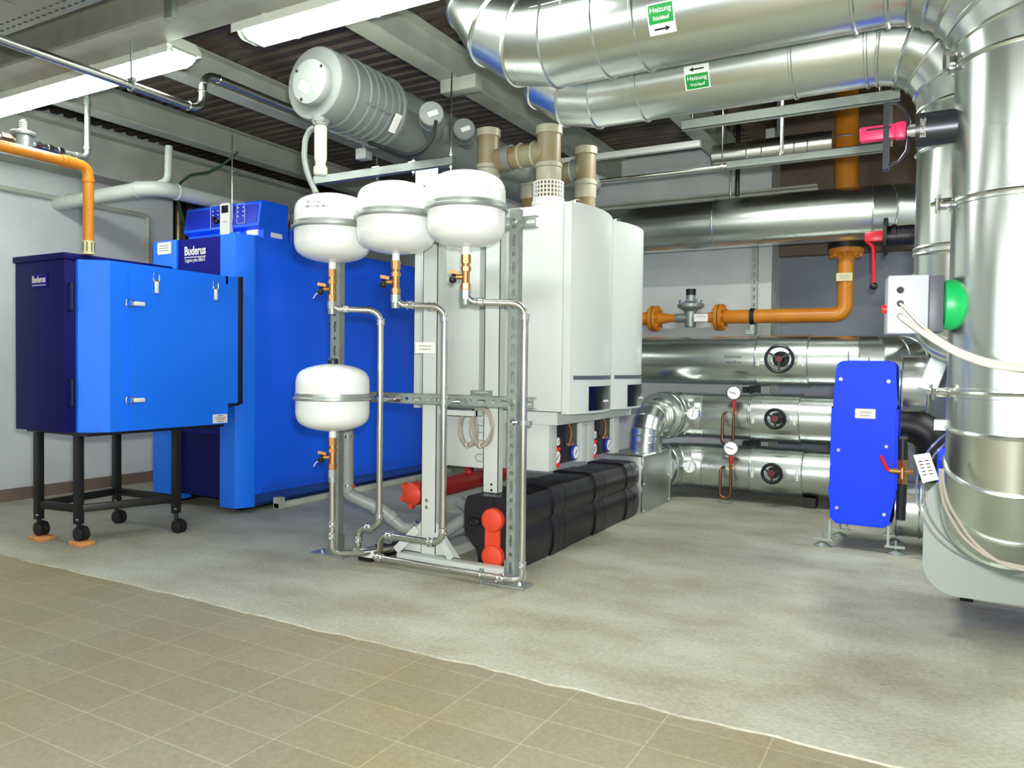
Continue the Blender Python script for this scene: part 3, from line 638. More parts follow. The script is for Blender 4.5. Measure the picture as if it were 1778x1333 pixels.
# flue pipes of the wall boilers
def flue(u, vtop, y, r, zbase, label, branch=None, cap=True, collar=False):
    top = PY(u, vtop, y); x = PY(u, (vtop+330)/2, y).x
    t = thing('boiler_flue', label, 'flue', (x, y, zbase), 'flue pipes of the wall boilers')
    zt_ = top.z
    b = MB(); b.cyl((x, y, zbase), (x, y, zt_-.03), r, n=36)
    zj = zt_-.27
    part(b, 'pipe', 'flue_plastic', t)
    b = MB(); b.lathe([(r, -.0), (r*1.14, .006), (r*1.14, .03), (r, .04)], (x, y, zj), Z, 36); b.lathe([(r*1.02, -.09), (r*1.07, -.08), (r*1.07, -.0), (r, .0)], (x, y, zj), Z, 36); part(b, 'socket_ring', 'flue_ring', t)
    if cap:
        b = MB(); b.lathe([(r, -.05), (r*1.13, -.05), (r*1.13, .0), (r*1.0, .004)], (x, y, zt_), Z, 36); c_ = part(b, 'end_cap', 'flue_ring', t)
        b = MB(); b.cyl((x, y, zt_-.052), (x, y, zt_-.046), r*1.0); 
    if branch:
        zb2, xe = branch; xe += x; b = MB(); b.tube([(x, y, zb2), (xe, y, zb2), (xe, y+.6, zb2+.04)], r*.97, .1, n=32); part(b, 'branch_pipe', 'flue_plastic', t)
        b = MB(); 
        for xx in (x-.1, x-.2): b.torus((xx, y, zb2), X, r*.99, .01, 36, 8)
        part(b, 'branch_ring', 'flue_ring', t)
        b = MB(); b.cyl((xe, y+.1, zb2), (xe, y+.55, zb2+.04), r*1.12, n=32); b.cyl((xe+.1, y, zb2), (xe+.15, y, zb2), r*1.08, n=32); part(b, 'branch_sleeve', 'grey_plastic', t, 'grey sleeve')
    if collar:
        z0 = zbase+.15; R_ = .098; nh, nv = 26, 4; h = .105
        b = MB()
        for i in range(nh):
            a = 2*PI*i/nh; b.bar((x+R_*math.cos(a), y+R_*math.sin(a), z0), (x+R_*math.cos(a), y+R_*math.sin(a), z0+h), .008, .004, V((math.cos(a), math.sin(a), 0)))
        for j in range(nv+1): b.torus((x, y, z0+h*j/nv), Z, R_, .0042, 52, 6)
        part(b, 'mesh_collar', 'white_plastic', t, 'white grid collar')
        b = MB(); b.lathe([(.105, 0), (.105, .1), (.11, .105), (.11, .13), (.104, .135), (.104, .15), (.09, .155)], (x, y, zbase), Z, 40); part(b, 'base_ring', 'white_plastic', t)
    return x
flue(848, 226, 4.5, .072, 2.14, 'stained plastic flue left of the other flues, with a round cap, behind the right vessel')
flue(922, 262, 5.05, .072, 2.14, 'stained plastic flue half hidden behind the flue with the white grid collar', cap=False)
zb2 = PY(900, 272, 4.5).z
flue(953, 221, 4.5, .078, 2.136, 'stained plastic flue with white grid collar and a branch to the left', (zb2, -.42), True, True)
zb3 = PY(985, 298, 5.05).z
flue(1017, 257, 5.05, .072, 2.135, 'stained plastic flue on the right with a sunken round cap, above the far wall boiler', (zb3, -.2), True)
# ================================================================== expansion vessel rack
yf = 3.65
def post(x0, x1, zt_, label_part):
    w = x1-x0; xc = (x0+x1)/2; holes = []; z = .09; k = 0
    while z < zt_-.05:
        if k % 2 == 0: holes.append(key2(xc, z, .022, .066))
        else: holes.append(circ2(xc, z, .012))
        z += .0745; k += 1
    b = plate([(x0, .012), (x1, .012), (x1, zt_), (x0, zt_)], holes, .003, (0, yf, 0), X, Z)
    for xx in (x0, x1): b.box(xx-.0015, xx+.0015, yf-.0015, yf+.045, .012, zt_)
    b.box(x0, x1, yf+.043, yf+.046, .012, zt_)  # closing plate added so the inside of the holes stays dark
    return b
t = thing('vessel_rack', 'perforated zinc strut rack carrying the four white vessels', 'strut rack', (-2.65, yf, 0))
xr0, xr1 = PY(882, 700, yf).x, PY(897, 700, yf).x
xl0, xl1 = PY(573, 800, yf).x, PY(588, 800, yf).x
for x0, x1 in ((xl0, xl1), (xr0, xr1)):
    b = post(x0, x1, 2.05, ''); ps = part(b, 'post', 'zinc', t)
    b = MB(); b.box(x0-.1, x1+.09, yf-.07, yf+.05, 0, .012, .002); part(b, 'foot_plate', 'zinc', t)
    for xx in (x1+.002, x0-.008):
        b = MB(); b.box(xx, xx+.006, yf-.01, yf+.05, .01, .13); part(b, 'foot_bracket', 'zinc', t)
    for dx_ in (-.075, .07):
        b = MB(); b.hexa(((x0+x1)/2+dx_, yf-.02, .012), ((x0+x1)/2+dx_, yf-.02, .03), .012); part(b, 'anchor_bolt', 'steel_bright', t)
for zc in (PY(770, 694, 3.70).z, 1.985):
    xa, xb = xl0-.01, xr1+.075; hol = []; x = xa+.04; k = 0
    while x < xb-.03:
        hol.append(slot2(x, zc, .02, .055, False) if k % 2 == 0 else circ2(x, zc, .011)); x += .075; k += 1
    b = plate([(xa, zc-.03), (xb, zc-.03), (xb, zc+.03), (xa, zc+.03)], hol, .003, (0, 3.705, 0), X, Z)
    for zz in (zc-.03, zc+.03): b.box(xa, xb, 3.7035, 3.745, zz-.0015, zz+.0015)
    part(b, 'cross_rail', 'zinc', t)
    for x in ((xl0+xl1)/2, (xr0+xr1)/2):
        b = MB(); b.hexa((x, yf-.012, zc), (x, yf-.0, zc), .016); b.cyl((x, yf, zc), (x, 3.71, zc), .006, n=8); part(b, 'rail_bolt', 'steel_bright', t)
xpos = [xl0+.28, -2.55, -2.2]
def vessel(u, vband, k, label, dvalve, yc=3.405):
    c = PY(u, vband, yc); zc = c.z; R_ = .205; h = .205
    t = thing('expansion_vessel', label, 'expansion vessel', (c.x, yc, zc-h), 'white expansion vessels on the rack')
    R_ *= k; up_ = [(R_, .0), (R_, .06), (.2045*k, .095), (.199*k, .122), (.187*k, .144), (.168*k, .16), (.14*k, .174), (.1*k, .186), (.05*k, .195), (.001, .198)]
    b = MB(); b.lathe([(R_, .008)]+up_[1:], (c.x, yc, zc), Z, 64); us = part(b, 'upper_shell', 'white_enamel', t)
    b = MB(); b.lathe([(r, -z) for r, z in ([(R_, .008)]+up_[1:])][::-1], (c.x, yc, zc), Z, 64); part(b, 'lower_shell', 'white_enamel', t)
    b = MB(); b.lathe([(.2*k, -.016), (.214*k, -.014), (.221*k, -.008), (.221*k, .001), (.21*k, .008), (.209*k, .026), (.2*k, .028)], (c.x, yc, zc), Z, 64); part(b, 'clamp_ring', 'ring_steel', t)
    b = MB(); b.cyl((c.x, yc, zc-.235), (c.x, yc, zc-.195), .021); part(b, 'nozzle', 'white_enamel', t)
    b = MB(); b.box(c.x-.02, c.x+.02, yc+.2*k, 3.702, zc-.03, zc+.01); part(b, 'wall_bracket', 'zinc', t)
    a0 = math.atan2(-c.x, yc)
    return t, c, zc, us, a0, k
def vwarp(c, yc, z0, a0, r):
    def f(x, y, z):
        a = a0+x/r; e = r+.0012+z; return V((c.x+e*math.sin(a), yc-e*math.cos(a), z0+y))
    return f
def type_label(us, c, zc, a, k, yc=3.405):
    f = vwarp(c, yc, zc+.085, a, .2045*k)
    for i in range(6):
        w_ = (.05, .02, .044, .04, .046, .034)[i]; b = MB(); n = 8; y0 = .012-.0095*i
        x0 = -.025 if i != 1 else .005
        rows = [[f(x0+w_*j/n, y0+q, 0) for j in range(n+1)] for q in (0, .0022)]
        for j in range(n): b.face([rows[0][j], rows[0][j+1], rows[1][j+1], rows[1][j]])
        part(b, 'print_line', 'beam_paint', us)
vs = {}
for key, u, vb, lab in (('a', 577.5, 397, 'left white expansion vessel of the upper row, handwriting on its dome'), ('b', 688, 379, 'middle white expansion vessel of the upper row'), ('c', 810, 364, 'right white expansion vessel of the upper row beside the perforated post'), ('d', 578, 690, 'low white expansion vessel alone below the upper three')):
    vs[key] = vessel(u, vb, {'a': 1.06, 'b': 1.05, 'c': 1.0, 'd': 1.035}[key], lab, 0)
for key, da in (('a', .62), ('b', -.3), ('c', .55), ('d', -.35)):
    tt, c, zc, us, a0, k = vs[key]; type_label(us, c, zc, a0+da, k)
tt, c, zc, us, a0, k = vs['a']
lettering('ED 1.7 bar', .02, c, X, Z, 'ink', us, warp=vwarp(c, 3.405, zc+.113, a0-.5, .2035*k), name='handwriting')
lettering('AD 1.7 bar  80 L', .02, c, X, Z, 'ink', us, warp=vwarp(c, 3.405, zc+.088, a0-.42, .2055*k), name='handwriting')
tt, c, zc, us, a0, k = vs['d']; b = MB(); b.lathe([(.03, -.01), (.03, .02), (.024, .028), (.001, .03)], (c.x, 3.405, zc+.2), Z, 24); part(b, 'valve_cap', 'black_plastic', tt)
# cocks below the vessels
for key, lab, mt in (('a', 'brass cock under the left vessel of the upper row', 'copper'), ('b', 'brass cock under the middle vessel of the upper row', 'brass'), ('c', 'brass cock under the right vessel of the upper row', 'brass'), ('d', 'brass cock under the low single vessel', 'brass')):
    tt, c, zc, us, a0, k = vs[key]; x, y, zt_ = c.x, 3.405, zc-.236
    t = thing('drain_cock', lab, 'valve', (x, y, zt_-.2), 'cocks under the vessels')
    b = MB(); b.hexa((x, y, zt_-.045), (x, y, zt_), .026); b.cyl((x, y, zt_-.185), (x, y, zt_-.045), .021); b.hexa((x, y, zt_-.085), (x, y, zt_-.062), .027); b.hexa((x, y, zt_-.18), (x, y, zt_-.15), .027); b.cyl((x, y, zt_-.115), (x-.06, y-.03, zt_-.115), .014); part(b, 'valve_body', 'brass', t)
    b = MB(); b.cyl((x-.045, y-.025, zt_-.118), (x-.065, y-.035, zt_-.118), .019); b.ball((x-.062, y-.03, zt_-.13), .02, 12, 8); part(b, 'black_cap', 'black_plastic', t)
    b = MB(); b.bar((x-.03, y-.02, zt_-.095), (x-.075, y-.04, zt_-.085), .01, .018); part(b, 'outlet_tab', 'brass', t)
    if key in 'ad':
        b = MB(); b.tube([(x-.06, y-.03, zt_-.13), (x-.085, y-.045, zt_-.145), (x-.1, y-.05, zt_-.17)], .003, .01, n=6); part(b, 'seal_wire', 'cable_white', t)
# connecting pipes
rp = .0185
def fit(b, p, d, r=rp*1.22, l=.03): d = V(d).normalized(); p = V(p); b.cyl(p-d*l/2, p+d*l/2, r, n=16); b.torus(p-d*l/2, d, r, .0035, 18, 6); b.torus(p+d*l/2, d, r, .0035, 18, 6)
def conn(name, lab, pts, fits, R=.075):
    t = thing(name, lab, 'pipe', pts[-1], 'vessel connection pipes')
    b = MB(); b.tube(pts, rp, R, n=16); part(b, 'pipe', 'steel_tube', t)
    for p, d in fits:
        b = MB(); fit(b, p, d); part(b, 'press_fitting', 'steel_bright', t)
    x, y, z = pts[0]; b = MB(); b.hexa((x, y, z-.045), (x, y, z), .027); b.cyl((x, y, z-.075), (x, y, z-.045), .023); part(b, 'adapter', 'zinc', t)
    return t
yp = 3.6
def zv(k): return vs[k][2]-.236-.185
# right vessel
x, z = vs['c'][1].x, zv('c'); zh_ = PY(808, 524, 3.405).z; xr = PY(912, 700, 3.6).x; zb_ = .05; xe = PY(655, 966, 3.6).x
conn('connection_pipe', 'steel pipe from the right upper vessel down the post and along the floor', [(x, 3.405, z), (x, 3.405, zh_), (xr, 3.585, zh_), (xr, 3.585, zb_+.02), (xr-.04, 3.575, zb_), (xe, 3.575, zb_)],
     [((x+.07, 3.434, zh_), (xr-x, .18, 0)), ((xr-.075, 3.565, zh_), (xr-x, .18, 0)), ((xr, 3.585, zh_-.075), Z), ((xr, 3.585, .14), Z), ((xr-.12, 3.575, zb_), X), ((xe+.04, 3.575, zb_), X)])
x, z = vs['b'][1].x, zv('b'); zh2 = PY(688, 529, 3.405).z; x2 = PY(771, 700, 3.6).x; zl2 = PY(771, 944, 3.6).z; xe2 = PY(662, 938, 3.6).x
conn('connection_pipe', 'steel pipe from the middle upper vessel down in front of the tall white post', [(x, 3.405, z), (x, 3.405, zh2), (x2, 3.6, zh2), (x2, 3.6, zl2), (xe2, 3.6, zl2+.0), (xe2-.06, 3.66, .06)],
     [((x+.07, 3.44, zh2), (x2-x, .195, 0)), ((x2-.07, 3.57, zh2), (x2-x, .195, 0)), ((x2, 3.6, zh2-.07), Z), ((x2, 3.6, zl2+.075), Z), ((x2-.08, 3.6, zl2), X), ((xe2+.06, 3.6, zl2), X)])
x, z = vs['a'][1].x, zv('a'); zh3 = PY(581, 536, 3.405).z; x3 = PY(660, 700, 3.6).x; zl3 = PY(657, 918, 3.6).z; xe3 = PY(622, 925, 3.6).x
conn('connection_pipe', 'steel pipe from the left upper vessel down past the low vessel to the floor', [(x, 3.405, z), (x, 3.405, zh3), (x3, 3.6, zh3), (x3, 3.6, zl3), (xe3, 3.6, zl3), (xe3, 3.6, .055)],
     [((x+.07, 3.44, zh3), (x3-x, .195, 0)), ((x3-.07, 3.57, zh3), (x3-x, .195, 0)), ((x3, 3.6, zh3-.07), Z), ((x3, 3.6, zl3+.08), Z), ((x3-.08, 3.6, zl3), X), ((xe3, 3.6, zl3-.08), Z)])
x, z = vs['d'][1].x, zv('d'); zz = .085
conn('connection_pipe', 'short straight steel pipe below the low single vessel', [(x, 3.405, z), (x, 3.405, zz), (x+.1, 3.56, zz-.02), (x+.22, 3.95, zz-.03)], [((x, 3.405, .26), Z), ((x, 3.405, .19), Z)], R=.05)
# floor manifold where the pipes meet
xm = PY(640, 965, 3.62).x
t = thing('floor_manifold', 'row of dark floor couplings with white block at the left foot of the vessel rack', 'manifold', (xm, 3.65, 0))
b = MB(); b.box(xm-.1, xm+.04, 3.6, 3.64, .03, .075, .003); part(b, 'mounting_block', 'white_plastic', t)
b = MB(); b.box(xm-.08, xm+.02, 3.62, 3.9, 0, .03); part(b, 'base_strip', 'black_steel', t)
for i in range(4):
    xx = xm-.09+.055*i+.03; b = MB(); b.cyl((xx, 3.66+.03*i, .055), (xx+.12, 3.95+.03*i, .055), .017, n=14); cpl = part(b, 'coupling', 'steel_tube', t)
    b = MB(); b.hexa((xx+.03, 3.73+.03*i, .055), (xx+.055, 3.79+.03*i, .055), .028); b.hexa((xx+.075, 3.84+.03*i, .055), (xx+.1, 3.9+.03*i, .055), .027); part(b, 'union_nut', 'black_rubber', cpl)
xq = PY(836, 1005, 3.575).x
t = thing('floor_clamp', 'small pipe clamp on a stud holding the floor pipe before the white foot', 'pipe clamp', (xq, 3.575, 0))
b = MB(); b.torus((xq, 3.575, .05), X, .021, .006, 20, 6); b.box(xq-.012, xq+.012, 3.57, 3.58, .07, .085); b.cyl((xq, 3.575, 0), (xq, 3.575, .03), .005, n=8); b.cyl((xq, 3.575, 0), (xq, 3.575, .004), .03, n=16); part(b, 'clamp', 'zinc', t)
# clamps holding the drop pipes to the rail
zr = PY(770, 694, 3.70).z
for x_, z_, y_, lab in ((x3, zr-.005, 3.6, 'pipe clamp on the rail right of the low vessel'), (x2, zr-.005, 3.6, 'pipe clamp on the rail at the middle drop pipe'), (xr, zr-.1, 3.585, 'pipe clamp on the right post at the outer drop pipe')):
    t = thing('rail_clamp', lab, 'pipe clamp', (x_, y_, z_), 'drop pipe clamps')
    b = MB(); b.lathe([(.018, -.012), (.023, -.012), (.023, .012), (.018, .012)], (x_, y_, z_), Z, 24); b.box(x_+.018, x_+.045, y_-.012, y_+.012, z_-.011, z_+.011); part(b, 'clamp_band', 'zinc', t)
    s = 1 if y_ > 3.59 else -1
    b = MB(); b.cyl((x_+s*.035, y_, z_), (x_+s*.075, y_+.09*(s > 0), z_), .008, n=10); b.hexa((x_+s*.06, y_+.06*(s > 0), z_), (x_+s*.075, y_+.09*(s > 0), z_), .018); part(b, 'stud', 'steel_bright', t)
# ================================================================== wall boilers on their white frame
def boiler(y0, y1, s, label):
    """s=+1 faces +X, s=-1 faces -X"""
    xb = -2.36 if s > 0 else -2.46; xf = -1.9 if s > 0 else -2.9; z0, z1 = .935, 2.135
    t = thing('wall_boiler', label, 'boiler', ((xb+xf)/2, (y0+y1)/2, z0), 'white wall hung boilers')
    b = MB(); b.box(min(xb, xf), max(xb, xf), y0, y1, z0, z1, .003); part(b, 'casing', 'white_powder', t)
    n = 16; fr = [(xf+s*(.05+.062*(1-(2*i/n-1)**2)), y0+.002+(y1-y0-.004)*i/n) for i in range(n+1)]
    b = MB(); b.prism([(xf+s*.003, y0+.002)]+fr+[(xf+s*.003, y1-.002)], (0, 0, z0-.012), X, Y, Z*(z1-z0+.02)); fcv = part(b, 'front_cover', 'white_powder', t)
    def strip(ya, yb, za, zb, name, m, off=.002):
        b = MB(); k = 8; p = []
        for i in range(k+1):
            y = ya+(yb-ya)*i/k; q = (y-y0-.002)/(y1-y0-.004)*2-1; p.append((xf+s*(.05+.062*(1-q*q)), y))
        b.prism([(x+s*off, y) for x, y in p]+[(x-s*.001, y) for x, y in p[::-1]], (0, 0, za), X, Y, Z*(zb-za)); return part(b, name, m, fcv)
    if s > 0:
        strip(y0+.03, y1-.01, 1.122, 1.146, 'dark_stripe', 'box_dark'); w = strip(y0+.17, y1-.03, z0+.002, 1.082, 'control_window', 'screen_glass', .003)
        b = MB(); b.box(xf+.11, xf+.118, y0+.36, y0+.43, z0+.05, z0+.06); part(b, 'indicator', 'gauge_face', w)
        b = MB(); b.cyl((xf+.055, y0+.03, z1+.0), (xf+.055, y0+.03, z1+.02), .006, n=8); b.tube([(xf+.03, y0+.03, z1+.018), (xf+.06, y0+.03, z1+.02), (xf+.08, y0+.05, z1+.02)], .004, .01, n=6); part(b, 'hook', 'steel_bright', t)
    return t
ym = PX(1062, 550, -1.85).y; ye = PX(1115, 550, -1.85).y
boiler(4.0, ym-.003, 1, 'near white wall boiler with curved front, right of the perforated post')
boiler(ym+.003, ye, 1, 'far white wall boiler with curved front, behind the near one')
boiler(4.0, ym-.003, -1, 'white wall boiler behind the tall white post, seen from its blank side')
t = thing('support_frame', 'white steel frame with tall posts and triangular foot carrying the wall boilers', 'frame', (-2.5, 4.2, 0))
def cpost(x0, x1, y, z0, z1, d=.09):
    b = MB(); b.box(x0, x1, y, y+.004, z0, z1); b.box(x0, x0+.004, y, y+d, z0, z1); b.box(x1-.004, x1, y, y+d, z0, z1); b.box(x0, x0+.025, y+d, y+d+.004, z0, z1); b.box(x1-.025, x1, y+d, y+d+.004, z0, z1); return part(b, 'post', 'white_powder', t)
p1a, p1b = PY(732, 800, 3.79).x, PY(757, 800, 3.79).x
cpost(p1a, p1b, 3.79, .06, 2.05)
for vv in (868, 880):
    q = PY(740, vv, 3.785); b = MB(); b.hexa((q.x+.005, 3.78, q.z), (q.x+.005, 3.79, q.z), .012); part(b, 'bolt', 'steel_bright', t)
p2a, p2b = PY(840, 700, 3.93).x, PY(866, 700, 3.93).x
cpost(p2a, p2b, 3.93, .44, 2.14, .05)
for vv in (840, 850):
    q = PY(846, vv, 3.929); b = MB(); b.cyl((q.x+.03, 3.925, q.z), (q.x+.03, 3.931, q.z), .007, n=10); part(b, 'hole_plug', 'ink_black', t)
b = MB(); b.box(p1a-.12, -2.0, 3.705, 3.785, 0.0, .055, .003); part(b, 'foot_beam', 'white_powder', t)
for sx, x0 in ((-1, p1a), (1, p1b)):
    b = MB(); b.prism([(x0, .055), (x0+sx*.16, .055), (x0+sx*.12, .055), (x0, .24)] if False else [(x0, .055), (x0+sx*.17, .055), (x0, .25)], (0, 3.80, 0), X, Z, Y*.006)
    part(b, 'gusset', 'white_powder', t)
    b = MB(); b.bar((x0+sx*.02, 3.775, .2), (x0+sx*.15, 3.74, .06), .05, .006, Y); part(b, 'brace', 'white_powder', t)
b = MB(); b.box(p1a, p1b, 3.79, 5.3, .0, .06); part(b, 'floor_beam', 'white_powder', t)
b = MB(); b.box(-2.455, -2.365, 3.99, 5.25, .95, 1.0); b.box(-2.455, -2.365, 3.99, 5.25, 2.02, 2.08); part(b, 'boiler_rail', 'white_powder', t)
b = MB(); b.box(p1a+.02, -2.38, 3.82, 3.86, .9, .93); b.box(-2.41, -2.38, 3.84, 4.0, .9, .93); part(b, 'tie_rail', 'white_powder', t)
# drip tray shelf
b = MB(); xs_ = -1.93; b.box(-2.36, xs_, 4.02, ye+.02, .855, .858); b.box(-2.36, xs_, 4.02, 4.024, .855, .93); b.box(xs_-.004, xs_, 4.02, ye+.02, .855, .925); solo(b, 'cover_tray', 'cabinet_grey', 'light grey sheet tray under the two right wall boilers', 'tray')
# pump groups
zlo, zhi = .575, .853
us = [PX(u, 760, -2.0).y for u in (953, 967, 1010, 1020.5, 1032, 1066, 1075)]
def pump(ya, yb, yi, yj, label, hidden_side):
    t = thing('pump_group', label, 'pump group', (-2.15, (ya+yb)/2, zlo), 'pump groups under the wall boilers')
    b = MB(); b.box(-2.35, -2.0, ya, yi, zlo, zhi, .003); b.box(-2.35, -2.0, yj, yb, zlo+.01, zhi, .003); b.box(-2.35, -2.3, yi, yj, zlo, zhi); part(b, 'casing', 'cabinet_grey', t)
    b = MB(); b.box(-2.3, -2.03, yi+.002, yj-.002, zlo+.02, zhi-.004, .006); ins = part(b, 'insulation_block', 'black_plastic', t, 'black insulation front')
    w = yj-yi
    def dial(y, z, r, ring, m):
        b = MB(); b.lathe([(r*.6, 0), (r*1.04, 0), (r*1.06, .006), (r*.95, .014), (r*.8, .015)], (-2.031, y, z), X, 32); d = part(b, 'dial_ring', m, ins)
        b = MB(); b.cyl((-2.018, y, z), (-2.0145, y, z), r*.78, n=28); part(b, 'dial_face', 'gauge_face', ins)
        b = MB(); b.bar((-2.0137, y-r*.3, z-r*.3), (-2.0137, y+r*.35, z+r*.35), .004, .003); part(b, 'pointer', 'ink_black', ins)
    dial(yi+w*.12, zlo+.07, .047, 1, 'signal_red'); dial(yi+w*.86, zlo+.075, .05, 1, 'blue_plastic'); dial(yi+w*.14, zlo+.165, .03, 1, 'zinc')
    for q in (-1, 1):
        b = MB(); b.box(-2.03, -2.006, yi+w*.12-.026, yi+w*.12+.026, zlo+.07+q*.05-.01, zlo+.07+q*.05+.01, .004); part(b, 'grip_tab', 'signal_red', ins)
    ym_ = yi+w*.55; b = MB(); b.tube([(-2.01, ym_-.02, zhi-.01), (-2.0, ym_+.0, zhi-.05), (-2.0, ym_+.002, zhi-.09), (-2.005, ym_-.012, zhi-.13)], .009, .03, n=10); b.box(-2.02, -1.995, ym_-.04, ym_+.03, zhi-.15, zhi-.13, .003); part(b, 'gas_elbow', 'brass', t)
pump(us[0], us[3]-.002, us[1], us[2], 'near pump group under the wall boilers, red and blue thermometers', 0)
pump(us[3]+.002, us[6], us[4], us[5], 'far pump group under the wall boilers, next to the metal duct elbow', 1)
xa = PY(762, 760, 4.06).x
t = thing('cover_cabinet', 'white lower cabinet with knock-out outlines behind the cable coils', 'cabinet', ((xa-2.42)/2, 4.6, .555))
b = MB(); b.box(xa, -2.42, 4.06, 5.2, .56, .9, .003); b.box(xa, -2.42, 4.055, 4.06, .845, .85); part(b, 'casing', 'white_powder', t)
b = MB(); b.box(-2.42, -2.362, 4.058, 4.5, .575, .9, .002); part(b, 'joint_panel', 'white_powder', t)
for sx, x0 in ((1, PY(874, 760, 4.055).x), (-1, PY(838, 760, 4.055).x)):
    for vv in (746, 772, 797):
        zz = PY(860, vv, 4.055).z; yk = 4.0555
        b = MB(); b.tube([(x0, yk, zz+.022), (x0+sx*.035, yk, zz+.022), (x0+sx*.05, yk, zz+.008), (x0+sx*.05, yk, zz-.008), (x0+sx*.035, yk, zz-.022), (x0, yk, zz-.022)], .0016, .012, n=5); part(b, 'knock_out', 'ink', t)
# header in black foam
prof = [(-2.34, .004), (-2.355, .13), (-2.43, .19), (-2.445, .25), (-2.445, .37), (-2.425, .425), (-2.39, .435), (-2.18, .435), (-2.14, .425), (-2.112, .38), (-2.105, .32), (-2.112, .27), (-2.128, .245), (-2.128, .235), (-2.11, .2), (-2.103, .14), (-2.108, .07), (-2.128, .004)]
t = thing('header_insulation', 'black ribbed foam insulation of the low header on the floor with red end caps', 'insulated header', (-2.27, 4.87, 0))
def pscale(k, cx=-2.27, cz=.22): return [(cx+(x-cx)*k, max(.001, cz+(z-cz)*k)) for x, z in prof]
b = MB(); b.prism(prof, (0, 3.83, 0), X, Z, Y*2.09); part(b, 'foam_shell', 'black_foam', t)
for u0, u1 in ((964, 993), (1036, 1059), (1090, 1106)):
    ya, yb = PX(u0, 915, -2.09).y, PX(u1, 895, -2.09).y
    b = MB()
    for q in range(3): y0 = ya+(yb-ya)*q/3; b.prism(pscale(1.06-.012*(q == 1)), (0, y0, 0), X, Z, Y*((yb-ya)/3-.006)) if q < 2 else b.prism(pscale(1.05), (0, y0, 0), X, Z, Y*((yb-ya)/3))
    part(b, 'foam_rib', 'black_foam', t)
b = MB(); b.box(-2.255, -2.245, 3.825, 3.83, .37, .43); part(b, 'joint_line', 'ink_black', t)
b = MB(); b.box(-2.41, -2.33, 3.824, 3.831, .255, .3, .02); part(b, 'grip_recess', 'ink_black', t)
for vv in (903, 967):
    q = PY(855, vv, 3.81); b = MB(); b.lathe([(.001, -.022), (.05, -.02), (.066, -.012), (.07, .0), (.07, .03)], (q.x, 3.81, q.z), Y, 40); part(b, 'end_cap', 'orange_cap', t, 'round orange red cap')
q = PY(855, 935, 3.82); b = MB(); b.box(q.x-.05, q.x+.05, 3.818, 3.83, .08, .3); part(b, 'cap_bridge', 'orange_cap', t)
# red collector pipe
rx, rz = -3.03, .34
t = thing('red_collector', 'red painted collector pipe with end cap lying behind the tall white post', 'pipe', (rx, 4.6, 0))
b = MB(); b.cyl((rx, 4.14, rz), (rx, 5.3, rz), .066, n=36); py_ = PX(815, 820, rx).y; b.cyl((rx, py_, rz+.03), (rx, py_, rz+.125), .034); part(b, 'pipe', 'red_paint', t)
b = MB(); b.lathe([(.001, -.035), (.05, -.03), (.075, -.01), (.078, .02), (.078, .09), (.07, .1)], (rx, 4.1, rz), Y, 36); 
for a in (2.4, 3.6, 4.7): b.obox(V((rx+.078*math.cos(a), 4.1, rz+.078*math.sin(a))), V((.015*math.cos(a), 0, .015*math.sin(a))), V((0, .02, 0)), V((-.015*math.sin(a), 0, .015*math.cos(a))))
part(b, 'end_cap', 'orange_cap', t)
b = MB(); b.hexa((rx, py_, rz+.12), (rx, py_, rz+.145), .042); b.cyl((rx, py_, rz+.145), (rx, py_, rz+.165), .024); part(b, 'plug', 'zinc', t)
b = MB(); b.cyl((rx, 4.33, rz+.05), (rx, 4.33, rz+.15), .025); part(b, 'socket', 'red_paint', t)
for yy in (4.45, 5.15):
    b = MB(); b.box(rx-.025, rx+.025, yy-.015, yy+.015, 0, rz-.06); part(b, 'support_leg', 'zinc', t)
# grey drain pipe
yd = 3.83
pts = [PY(603, 640, yd), PY(603, 857, yd)]; e = PY(663, 884, yd+.12); e2 = PY(700, 918, yd+.18); e3 = PY(775, 925, yd+.25)
b = MB(); b.tube([pts[0], pts[1], e, e2+V((.0, 0, .005)), e3+V((0, 0, -.0)), e3+V((.06, .12, .03))], .041, .07, n=24)
t = thing('drain_pipe', 'grey plastic drain pipe dropping behind the low vessel and running along the floor', 'drain pipe', (pts[1].x, yd, 0))
part(b, 'pipe', 'drain_grey', t)
for p, d in ((PY(603, 848, yd), Z), (PY(655, 881, yd+.11), (e-pts[1])), (PY(680, 898, yd+.15), (e2-e))):
    b = MB(); d = V(d).normalized(); b.lathe([(.041, -.025), (.047, -.022), (.047, .02), (.041, .025)], p, d, 32); part(b, 'socket', 'drain_grey', t)
for p, d in ((PY(603, 757, yd), Z), (PY(603, 843, yd), Z), (PY(722, 921, yd+.2), X)):
    b = MB(); d = V(d); b.lathe([(.041, -.01), (.047, -.01), (.047, .01), (.041, .01)], p, d, 32); b.obox(p+V((.048, -.0, 0)) if d == Z else p+V((0, 0, .05)), V((.008, 0, 0)), V((0, .012, 0)), V((0, 0, .012))); part(b, 'hose_clamp', 'steel_bright', t)
b = MB(); e4 = PY(745, 905, 4.02); b.tube([PY(755, 935, 3.95), PY(800, 905, 4.1), PY(822, 890, 4.25), PY(800, 872, 4.4)], .04, .1, n=20); solo(b, 'drain_branch', 'drain_grey', 'grey plastic drain bend on the floor left of the black foam header', 'drain pipe')
